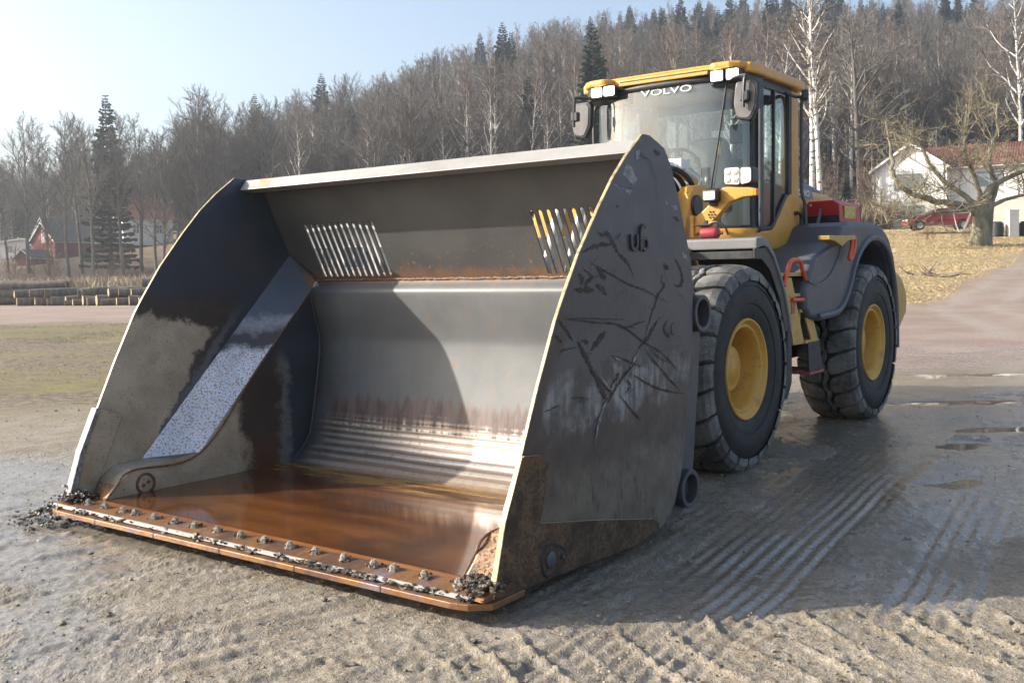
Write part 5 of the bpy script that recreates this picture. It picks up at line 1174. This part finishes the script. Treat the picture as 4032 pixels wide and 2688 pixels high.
def grow_twigs(p, d, L, r, depth):
    pts = [p]; 
    for i in range(3):
        d = (d + Vector((fr_.gauss(0, .3), fr_.gauss(0, .3), .12 + fr_.gauss(0, .2)))).normalized(); pts.append(pts[-1] + d * L / 3)
    cr.tube(pts, [r, r * .8, r * .6, r * .35], 4 if r > .015 else 3, False)
    if depth == 0: return
    for k in range(5 if depth > 1 else 4):
        f = fr_.uniform(.6, 2.99); i = int(f); q = pts[i].lerp(pts[i + 1], f - i)
        dd = (d + Vector((fr_.gauss(0, .8), fr_.gauss(0, .8), fr_.gauss(.2, .6)))).normalized(); grow_twigs(q, dd, L * fr_.uniform(.4, .65), r * .55, depth - 1)
for pts, r in limbs:
    P = smoothpath(pts, 5); n = len(P)
    P = [p + Vector((fr_.gauss(0, .03), fr_.gauss(0, .03), fr_.gauss(0, .03))) for p in P]
    tk.tube(P, [r * (1 - .82 * i / (n - 1)) for i in range(n)], 8, False)
    for k in range(20):
        i = fr_.randrange(int(n * .25), n - 1); d = (P[i + 1] - P[i]).normalized()
        dd = (d * .4 + Vector((fr_.gauss(0, .7), fr_.gauss(0, .7), fr_.gauss(.35, .6)))).normalized()
        grow_twigs(P[i], dd, fr_.uniform(1.2, 2.4), .042 * (1 - .5 * i / n), 2)
tk.build('trunk', M_MOSSB, FT, smooth=True, fix=False); cr.build('crown', M_FTWIG, FT, fix=False)
M_ROPE = simple('pale_rope_cloth', (.72, .69, .60), .8, 0, .1)
HC = empty('hammock_chair', (FX - 1.15, FY - .6, FZ)); tag(HC, 'cream hanging hammock chair slung under the fruit tree', 'hammock chair')
MB().bar((-.62, 0, 1.78), (.35, 0, 1.80), .05, .05).build('spreader_bar', M_ROPE, HC)
for a in (-.6, .33): MB().tube([(a, 0, 1.79), (-.1, 0, 2.25), (-.1, 0, 2.50)], .02, 5).build('rope', M_ROPE, HC)
sl = MB(); nn = 9
P = [[(-.58 + .42 * t + .05 * s_ * (1 - t), .12 * s_, 1.76 - 1.05 * (1 - (1 - t) ** 2)) for s_ in (-1, 0, 1)] for t in np.linspace(0, 1, nn)] + [[(-.16 + .49 * t, .12 * s_, .71 + 1.05 * t ** 1.6) for s_ in (-1, 0, 1)] for t in np.linspace(.1, 1, nn)]
sl.add([q for r_ in P for q in r_], [(i * 3 + j, i * 3 + j + 1, (i + 1) * 3 + j + 1, (i + 1) * 3 + j) for i in range(len(P) - 1) for j in range(2)])
o = sl.build('sling', M_ROPE, HC, smooth=True); solid(o, .03)

# ------------------------------------------------------------------ buildings
def wallmat(name, col, boards=0., var=.06):
    m = Mat(name); X, Y, Z = m.xyz(); c = m.mix(m.ss(m.noise(1.5, 4), .3, .7), tuple(x * (1 - var) for x in col), col); nm = None
    if boards:
        w = m.wave(boards, 0, 0, None, 'X'); c = m.mix(m.ss(w, .06, .0, 0, .45), c, tuple(x * .5 for x in col)); nm = m.bump(m.ss(w, 0, .2), .5, .03)
    return m.done(m.pbr(c, .7, 0, .3, nm))
def tilemat(name, a, b):
    m = Mat(name); w = m.wave(1.6, 0, 0, None, 'X'); w2 = m.wave(1.3, .3, 1, None, 'Y')
    c = m.mix(m.ss(w, .1, .9), a, b); c = m.mix(m.ss(w2, .2, .0, 0, .55), c, tuple(x * .45 for x in a)); c = m.mix(m.mul(m.ss(m.noise(2), .5, .7), .4), c, (.10, .07, .06))
    return m.done(m.pbr(c, .75, 0, .3, m.bump(m.add(w, m.mul(w2, .5)), .6, .05)))
M_WBOARD = wallmat('white_boards', (.80, .79, .76), 1.15); M_WPLAIN = wallmat('white_paint', (.80, .79, .77)); M_BASE = wallmat('cream_plaster', (.62, .58, .48))
M_REDW = wallmat('falu_red_boards', (.19, .035, .03), 1.3, .2); M_TILE = tilemat('red_clay_tiles', (.115, .042, .032), (.21, .085, .065)); M_TILEO = tilemat('orange_clay_tiles', (.34, .10, .06), (.48, .18, .11))
M_DROOF = wallmat('dark_felt_roof', (.085, .08, .08)); M_PANE = Mat('window_pane'); M_PANE = M_PANE.done(M_PANE.pbr((.16, .19, .21), .06, 0, .8))
M_GUT = simple('grey_trim', (.42, .42, .42), .5)
def window(parent, p, ax, w, h, fr=None, nrm=None, mull=1, bars=0, depth=.10):
    p, ax, nrm = Vector(p), Vector(ax), Vector(nrm); up = Vector((0, 0, 1))
    f = MB(); t = .07
    def slab(a0, a1, b0, b1, d0, d1): f.prism([p + ax * a0 + up * b0 + nrm * d0, p + ax * a1 + up * b0 + nrm * d0, p + ax * a1 + up * b1 + nrm * d0, p + ax * a0 + up * b1 + nrm * d0], nrm * (d1 - d0))
    for a0, a1, b0, b1 in ((0, w, 0, t), (0, w, h - t, h), (0, t, t, h - t), (w - t, w, t, h - t)): slab(a0, a1, b0, b1, .0, .05)
    for k in range(1, mull + 1):
        c = w * k / (mull + 1); slab(c - .035, c + .035, t, h - t, .0, .045)
    for k in range(1, bars + 1):
        c = h * k / (bars + 1); slab(t, w - t, c - .025, c + .025, .0, .04)
    o = f.build('window', fr, parent)
    for k in range(mull + 1):
        a, b = w * k / (mull + 1) + .03, w * (k + 1) / (mull + 1) - .03
        g = MB().add([p + ax * a + up * t + nrm * .012, p + ax * b + up * t + nrm * .012, p + ax * b + up * (h - t) + nrm * .012, p + ax * a + up * (h - t) + nrm * .012], [(0, 1, 2, 3)]); g.build('pane', M_PANE, o)
def gable_house(name, loc, rz, w, d, eave, rise, wm, rm, label, base=0, bm_=None, trim=None, over=.35, wins=(), cat='house', chim=None, gable_trim=True):
    # local: x along the gable wall, y into the house, z up; the gable faces -y
    r = empty(name, loc, rz); tag(r, label, cat)
    trim = trim or M_WPLAIN
    MB().prism([(0, 0, base), (w, 0, base), (w, 0, eave), (w / 2, 0, eave + rise), (0, 0, eave)], (0, d, 0)).build('wall', wm, r)
    if base: MB().prism([(.03, .03, -1.5), (w - .03, .03, -1.5), (w - .03, .03, base), (.03, .03, base)], (0, d - .06, 0)).build('foundation', bm_ or M_BASE, r)
    sl = rise / (w / 2); th = .16
    for s in (0, 1):
        x0 = -over if s == 0 else w + over; z0 = eave - over * sl
        MB().prism([(x0, -over, z0), (w / 2, -over, eave + rise), (w / 2, -over, eave + rise + th), (x0, -over, z0 + th)], (0, d + 2 * over, 0)).build('roof', rm, r)
        if gable_trim: MB().prism([(x0, -over - .03, z0 - .04), (w / 2, -over - .03, eave + rise - .04), (w / 2, -over - .03, eave + rise + th + .03), (x0, -over - .03, z0 + th + .03)], (0, .04, 0)).build('bargeboard', trim, r)
        MB().tube([(x0, -over, z0 + .02), (x0, d + over, z0 + .02)], .06, 6).build('gutter', M_GUT, r)
    for (face, a, z, ww, hh, mull, bars) in wins:
        if face == 'g': window(r, (a, -.004, z), (1, 0, 0), ww, hh, trim, (0, -1, 0), mull, bars)
        elif face == 'r': window(r, (w + .004, a, z), (0, 1, 0), ww, hh, trim, (1, 0, 0), mull, bars)
    if chim: MB().box((w / 2 + chim[0], chim[1], eave + rise + .25), (.7, .7, 1.1)).build('chimney', M_TILEO, r)
    return r
# white house up the drive: gable wing and long tiled wing
HX, HY = px_xy(3443, 84), 84.0; HZ = 4.75
M_GTRIM = simple('grey_window_trim', (.30, .30, .30), .6)
WH = gable_house('white_house', (HX, HY, HZ), radians(-30), 5.6, 9, 4.75, 1.95, M_WBOARD, M_TILE, 'white boarded house with a tiled roof beside the gravel drive', base=2.0,
                 wins=(('g', 1.55, 3.05, 2.1, 1.30, 2, 0), ('g', 1.5, .55, 2.3, 1.2, 2, 0)), trim=M_GTRIM)
for o_ in WH.children:
    if o_.name.startswith('bargeboard'): o_.data.materials[0] = M_WPLAIN
MB().prism([(5.6, 1.6, 2.0), (19, 1.6, 2.0), (19, 1.6, 4.75), (5.6, 1.6, 4.75)], (0, 6.5, 0)).build('wall', M_WBOARD, WH)
MB().prism([(5.62, 1.64, -1.5), (18.9, 1.64, -1.5), (18.9, 1.64, 2.0), (5.62, 1.64, 2.0)], (0, 6.3, 0)).build('foundation', M_BASE, WH)
MB().prism([(2.8, 1.2, 4.62), (2.8, 4.85, 6.75), (2.8, 4.85, 6.9), (2.8, 1.2, 4.8)], (16.6, 0, 0)).build('roof', M_TILE, WH)
MB().prism([(2.8, 8.5, 4.62), (2.8, 4.85, 6.75), (2.8, 4.85, 6.9), (2.8, 8.5, 4.8)], (16.6, 0, 0)).build('roof', M_TILE, WH)
MB().tube([(5.9, 1.16, 4.68), (19.4, 1.16, 4.68)], .06, 6).build('gutter', M_GUT, WH)
MB().tube([(-.1, -.12, 4.5), (-.05, -.06, 4.2), (-.05, -.06, .2)], .045, 6).build('downpipe', M_GUT, WH)
for a in (7.6, 11.2, 15.2): window(WH, (a, 1.596, 3.1), (1, 0, 0), 1.9, 1.2, M_GTRIM, (0, -1, 0), 1, 0)
# houses across the yard
red = gable_house('red_house', (px_xy(137, 152), 152, 4.5), radians(-36), 6.4, 14, 3.0, 2.7, M_REDW, M_DROOF, 'dark red boarded house with white bargeboards behind the log piles',
            wins=(('g', 2.9, 2.75, 1.0, 1.4, 1, 1), ('g', 4.2, .35, 1.2, 1.5, 1, 1), ('g', 2.95, 4.5, .6, .7, 0, 0)))
gable_house('white_villa', (px_xy(470, 158), 158, 6.8), radians(-58), 5.4, 7.4, 4.3, 2.6, M_WPLAIN, M_TILEO, 'white two storey villa with an orange red tiled roof among bare trees', chim=(0, 4.5),
            wins=(('g', .8, 1.6, 1.0, 1.4, 1, 1), ('g', 3.4, 1.6, 1.0, 1.4, 1, 1), ('g', 2.2, 4.0, 1.0, 1.2, 1, 1), ('r', 1.4, 1.8, 1.0, 1.4, 1, 1), ('r', 4.8, 1.8, 1.0, 1.4, 1, 1)))
gable_house('low_white_house', (px_xy(4, 165), 165, 5.4), radians(-10), 9.0, 8, 2.5, .5, M_WPLAIN, M_DROOF, 'low pale house with a shallow dark roof by the flagpole', wins=(('g', 1.5, .8, 1.2, 1.2, 1, 0), ('g', 5.6, .8, 1.2, 1.2, 1, 0)))
gable_house('white_gable_house', (px_xy(150, 176), 176, 5.0), radians(-30), 4.0, 6, 5.0, 2.4, M_WPLAIN, M_DROOF, 'narrow white gable showing above the dark red house', wins=(('g', 1.5, 4.6, .9, 1.2, 0, 0),))
gable_house('small_shed', (px_xy(72, 140), 140, 3.7), radians(-20), 2.7, 3.5, 1.2, .95, M_REDW, M_DROOF, 'little dark shed with white bargeboards beside the red house', cat='shed')
cb = gable_house('white_cabin', (px_xy(1130, 70), 70, 0), radians(-12), 9.5, 6, 4.35, .5, M_WBOARD, M_DROOF, 'white boarded building glimpsed through the slots of the bucket', cat='building',
            wins=(('g', 2.0, 2.0, 1.5, 1.5, 1, 0), ('g', 4.3, 2.0, 1.5, 1.5, 1, 0), ('g', 6.9, 1.6, .9, 1.9, 0, 0)))
fp = MB().tube([(0, 0, 0), (0, 0, 7.5), (0, 0, 14)], [.09, .075, .05], 8); fo_ = fp.build('flagpole', M_WPLAIN, smooth=True); fo_.location = (px_xy(10, 150), 150, float(terrain(px_xy(10, 150), 150)) - .5); tag(fo_, 'bare white flagpole beside the low pale house', 'flagpole')

# ------------------------------------------------------------------ parked car
M_CAR = Mat('maroon_car_paint'); M_CAR = M_CAR.done(M_CAR.pbr(M_CAR.mix(M_CAR.noise(2, 3), (.26, .025, .045), (.34, .04, .06)), .28, .15, .5, coat=.6))
M_CGL = Mat('car_window_glass'); M_CGL = M_CGL.done(M_CGL.pbr((.09, .12, .12), .06, 0, .7))
CX, CYY = 28.3, 66.5; CAR = empty('parked_car', (CX, CYY, 3.86), radians(170)); tag(CAR, 'maroon estate car parked outside the white house', 'car')
CAR.scale = (.98, .98, .98)
body = [(2.20, .42), (2.24, .62), (2.10, .78), (1.55, .90), (1.05, .98), (.55, 1.30), (.25, 1.42), (-.8, 1.46), (-1.5, 1.40), (-1.98, 1.08), (-2.16, .95), (-2.22, .60), (-2.15, .36), (-1.82, .30)]
def arch(cx_, r=.36, n=7): return [(cx_ - r * cos(t), .30 + r * sin(t)) for t in np.linspace(0, pi, n)]
full = body[:-1] + [(-2.1, .30)] + arch(-1.38) + arch(1.38) + [(2.1, .30)]
MB().prism([(x, -.84, z) for x, z in full], (0, 1.68, 0)).build('body', M_CAR, CAR, bevel=.10, seg=4, angle=25)
for s in (-1, 1):
    for pts in ([(1.0, 1.0), (.52, 1.27), (.28, 1.36), (.02, 1.38), (.02, 1.0)], [(-.06, 1.0), (-.06, 1.38), (-.85, 1.39), (-.92, 1.0)], [(-1.0, 1.0), (-.93, 1.39), (-1.45, 1.34), (-1.75, 1.08), (-1.7, 1.0)]):
        MB().prism([(x, s * .845, z) for x, z in pts], (0, s * .006, 0)).build('side_window', M_CGL, CAR)
    MB().box((.82, s * .92, 1.02), (.16, .16, .11)).build('wing_mirror', M_CAR, CAR, bevel=.03)
    MB().box((2.16, s * .62, .70), (.12, .36, .14)).build('headlight', M_LENS, CAR, bevel=.03)
    MB().box((.05, s * .848, .62), (3.4, .012, .05)).build('side_moulding', M_BLACK, CAR)
    for x in (-.2, -1.1): MB().box((x, s * .85, .88), (.18, .02, .035)).build('handle', M_BLACK, CAR)
    for x in (1.38, -1.38):
        w_ = empty('wheel', (x, s * .76, .31), 0, CAR)
        MB().lathe([(-.1, .2), (-.1, .29), (-.06, .31), (.06, .31), (.1, .29), (.1, .2)], 24, 'Y').build('tyre', M_RUBBER, w_, smooth=True)
        MB().lathe([(s * .085, .21), (s * .095, .19), (s * .07, .12), (s * .085, 0)], 20, 'Y').build('hubcap', M_GUT, w_, smooth=True)
MB().add([(1.05, -.74, .995), (1.05, .74, .995), (.50, .66, 1.345), (.50, -.66, 1.345)], [(0, 1, 2, 3)]).build('windscreen', M_CGL, CAR)
# white cabinet and black bins by the drive
bx_ = px_xy(3985, 62); bz_ = float(terrain(bx_, 62))
o = MB().box((0, 0, .8), (.6, .5, 1.6)).box((0, 0, 1.64), (.66, .56, .08)).build('white_cabinet', M_WHITE, bevel=.02); o.location = (bx_, 62, bz_); tag(o, 'white upright cabinet on the grass beside the drive', 'cabinet')
for k, dx in enumerate((-.85, .95)):
    o = MB().lathe([(0, .30), (.05, .38), (.5, .40), (.85, .38), (.95, .25), (.95, 0)], 16, 'Z').build('black_bin', M_RUBBER, smooth=True); o.location = (bx_ + dx, 62.2, float(terrain(bx_ + dx, 62.2)))
    tag(o, ('round black bin on the house side of the white cabinet', 'round black bin on the drive side of the white cabinet')[k], 'bin', 'bins beside the cabinet')

# ------------------------------------------------------------------ logs
M_LBARK = mat_bark('log_bark', (.075, .065, .052), (.19, .17, .14), 4)
M_CUT = Mat('fresh_cut_wood'); _r = M_CUT.noise(5, 4); M_CUT = M_CUT.done(M_CUT.pbr(M_CUT.mix(_r, (.28, .20, .115), (.44, .345, .22)), .8, 0, .2))
def log(x, y, z, L, r, a, label, group):
    ax = Vector((cos(a), sin(a), 0)); n = 12
    o = empty('log', (x, y, z), a)
    R = random.Random(int(x * 100 + y * 10 + z * 7)); pts = [(t * L, R.gauss(0, .03), R.gauss(0, .02)) for t in np.linspace(0, 1, 6)]
    MB().tube(pts, [r * R.uniform(.92, 1.06) for _ in pts], n, False).build('bark', M_LBARK, o, smooth=True, fix=False)
    MB().lathe([(-.004, r * 1.0), (-.012, r * .9), (-.012, 0)], n, 'X', (pts[0][0], pts[0][1], pts[0][2])).build('cut_end', M_CUT, o)
    MB().lathe([(.004, r * 1.0), (.012, r * .9), (.012, 0)], n, 'X', pts[-1]).build('cut_end', M_CUT, o)
    return tag(o, label, 'log', group)
lr = random.Random(11)
for k, px in enumerate((70, 140, 185, 215, 250, 265, 296, 330, 345, 370, 405, 455, 500, 540)):
    y = 60.3 - .27 * k; px += lr.uniform(-12, 12); r = lr.uniform(.17, .32)
    log(px_xy(px, y), y, r - .02, lr.uniform(3.2, 4.4), r, radians(30 + lr.uniform(-10, 10)), 'short sawn log with a pale cut end, bottom row of the pile', 'logs of the bottom row')
for k, px in enumerate((60, 120, 180, 310, 325, 430, 470, 520)):
    y = 60.5 - .23 * (px - 60) / 36; r = lr.uniform(.22, .30)
    log(px_xy(px, y), y, .62 + r * .5, lr.uniform(3.5, 4.6), r, radians(29 + lr.uniform(-8, 8)), 'sawn log lying on top of the bottom row of the pile', 'logs of the upper row')
for k in range(13):
    row = k // 5; y = 63 + (k % 5) * .5 - row * .1; r = lr.uniform(.23, .29)
    log(px_xy(-260, y) + lr.uniform(-1, 1), y, r + row * .46 + .1, px_xy(255, y) - px_xy(-260, y) + lr.uniform(-1.2, .6), r, radians(lr.uniform(-1.5, 1.5)), 'long dark log in the tall stack behind the short logs', 'long logs of the tall stack')
for k in range(6):
    row = k // 4; y = 65 + (k % 4) * .5; r = lr.uniform(.14, .2)
    log(px_xy(275, y) + lr.uniform(-.3, .3), y, r + row * .36 + .1, px_xy(620, y) - px_xy(275, y) + lr.uniform(-.8, .8), r, radians(lr.uniform(-1, 1)), 'long thin log in the low stack beyond the short logs', 'long logs of the low stack')
log(px_xy(565, 62), 62, 1.25, 3.5, .34, radians(22), 'thick log with a squared pale end resting on the low stack', None)

# ------------------------------------------------------------------ grasses, stems and litter
def blades(name, n, xy, hmin, hmax, w, mat, label, cat, lean=.35, kind='stuff', seed=1, flat=0.):
    R = np.random.default_rng(seed); P = []
    x, y = xy(R, n); z = terrain(x, y) - .03; k = len(x)
    h = R.uniform(hmin, hmax, k); a = R.uniform(0, 2 * pi, k); lx, ly = R.normal(0, lean, k), R.normal(0, lean, k)
    ca, sa = np.cos(a) * w / 2, np.sin(a) * w / 2
    hz = h * (1 - flat * R.random(k))
    v = np.stack([np.stack([x - ca, y - sa, z], 1), np.stack([x + ca, y + sa, z], 1), np.stack([x + lx * h * .5 + ca * .7, y + ly * h * .5 + sa * .7, z + hz * .6], 1), np.stack([x + lx * h * 1.2, y + ly * h * 1.2, z + hz], 1)], 1).reshape(-1, 3)
    f = np.array([[0, 1, 2], [0, 2, 3]]); f = (f[None] + (np.arange(k) * 4)[:, None, None]).reshape(-1, 3)
    me = bpy.data.meshes.new(name); me.from_pydata(v.tolist(), [], f.tolist()); me.materials.append(mat)
    o = bpy.data.objects.new(name, me); COL.objects.link(o); return tag(o, label, cat, kind=kind)
def strawmat(name, a, b, sc=1.2):
    m = Mat(name); c = m.mix(m.ss(m.noise(sc, 4), .3, .7), a, b); c = m.mix(m.ss(m.noise(25, 2), .35, .65), c, b)
    return m.done(m.pbr(c, .8, 0, .2))
M_STRAW = strawmat('dry_straw', (.28, .205, .105), (.50, .40, .235)); M_STEM = strawmat('dead_stems', (.20, .155, .10), (.42, .34, .23)); M_MOSS = strawmat('moss_tufts', (.15, .135, .05), (.27, .245, .11))
def in_mask(idx, x0, x1, y0, y1):
    def f(R, n):
        y = y0 * (y1 / y0) ** R.random(n); x = x0 + (x1 - x0) * R.random(n); m = region_masks(x, y)[idx]; k = (m > .45) & (np.abs(x / y) < .6); return x[k], y[k]
    return f
blades('dry_grass', 240000, in_mask(1, 6, 48, 32, 80), .05, .16, .012, M_STRAW, 'flattened straw coloured grass tufts on the slope', 'grass', .6, seed=2, flat=.6)
blades('moss_grass', 90000, in_mask(0, -24, -2, 10, 37), .012, .04, .010, M_MOSS, 'short yellow green grass and moss beside the yard', 'grass', .8, seed=3)
def thin(R, n):
    y = 10.5 * (3.4) ** R.random(n); x = -.56 * y + (.36 * y) * R.random(n); k = (region_masks(x, y)[0] > .4) & (vnoise(x, y, 2.5, 77) > -.02); return x[k], y[k]
blades('dead_weeds', 5000, thin, .03, .10, .0035, M_STEM, 'thin dead weed stems in the mossy strip', 'weeds', .22, seed=4)
def thick(R, n):
    y = 64 + 34 * R.random(n) ** 1.3; x = -.58 * y + .52 * y * R.random(n); return x, y
blades('thicket', 26000, thick, .5, 1.9, .035, M_STEM, 'tan thicket of tall dead grass and saplings behind the logs', 'thicket', .16, seed=5)
def thick2(R, n):
    y = 74 + 26 * R.random(n); x = .27 * y + .11 * y * R.random(n); return x, y
blades('brush_edge', 5000, thick2, .8, 2.6, .04, M_RTWIG, 'russet brush at the foot of the wood beside the white house', 'brush', .14, seed=6)
for k in range(26):
    y = tr.uniform(66, 92); x = tr.uniform(-.5, -.14) * y
    place_tree('brush', tr.randrange(3), x, y, tr.uniform(.5, 1.0), tr.uniform(0, 6), 'sapling', 'leafless sapling in the tan thicket behind the log piles', 'saplings in the thicket')
for k in range(14):
    y = tr.uniform(58, 64.5); x = tr.uniform(.40, .47) * y
    place_tree('brush', tr.randrange(3), x, y, tr.uniform(.12, .3), tr.uniform(0, 6), 'small_bush', 'low leafless bush in the dry grass below the maroon car', 'bushes below the car', cat='bush')
for k in range(26):
    y = tr.uniform(80, 98); x = tr.uniform(.27, .37) * y
    place_tree('brush', tr.randrange(3), x, y, tr.uniform(.7, 1.3), tr.uniform(0, 6), 'brush_sapling', 'russet leafless sapling between the loader and the white house', 'saplings beside the white house')
M_DEADW = mat_bark('dead_wood', (.16, .11, .09), (.38, .33, .27))
for k, (px, py_) in enumerate(((3625, 41.0), (3730, 40.2))):
    x = px_xy(px, py_); z = float(terrain(x, py_)); b = MB(); R = random.Random(k)
    for j in range(7):
        p = Vector((R.uniform(-.5, .5), R.uniform(-.2, .2), .02)); d = Vector((R.choice((-1, 1)) * R.uniform(.3, 1), R.uniform(-.3, .3), R.uniform(.0, .7 if k == 0 else .2))).normalized()
        b.tube([p, p + d * R.uniform(.3, .5), p + d * .8 + Vector((.1, 0, R.uniform(-.1, .15)))], [.028, .02, .01], 5)
    o = b.build('fallen_branch', M_DEADW); o.location = (x, py_, z); tag(o, ('forked fallen branch sticking up from the dry grass', 'fallen branch lying flat in the dry grass')[k], 'branch')
# pebbles and clods lying on the yard
pb = MB(); R = random.Random(9)
for k in range(2200):
    y = 3.3 * (3.6) ** R.random(); x = R.uniform(-.58, .58) * y
    r = R.uniform(.003, .0075) * (1 + (R.random() < .03) * 1.2)
    pb.ico((x, y, r * .3 + .004), r, 1, .3, (1.2, 1, .7))
o = pb.build('gravel_crumbs', simple('gravel_crumb', (.215, .188, .145), .8, 0, .4, 30, .5), fix=False); tag(o, 'loose gravel crumbs scattered over the wet yard', 'gravel', kind='stuff')

# ------------------------------------------------------------------ haze
hz = MB().box((0, 170, 44), (760, 520, 100)); 
mh = Mat('pale_haze'); pv = mh.node('ShaderNodeVolumePrincipled'); pv.inputs['Color'].default_value = (.93, .96, 1.0, 1); pv.inputs['Density'].default_value = .0010; pv.inputs['Anisotropy'].default_value = .6
mh.t.links.new(pv.outputs[0], mh.out.inputs['Volume'])
HAZE = hz.build('haze', mh.m); tag(HAZE, 'thin pale haze filling the valley air', 'haze', kind='stuff')
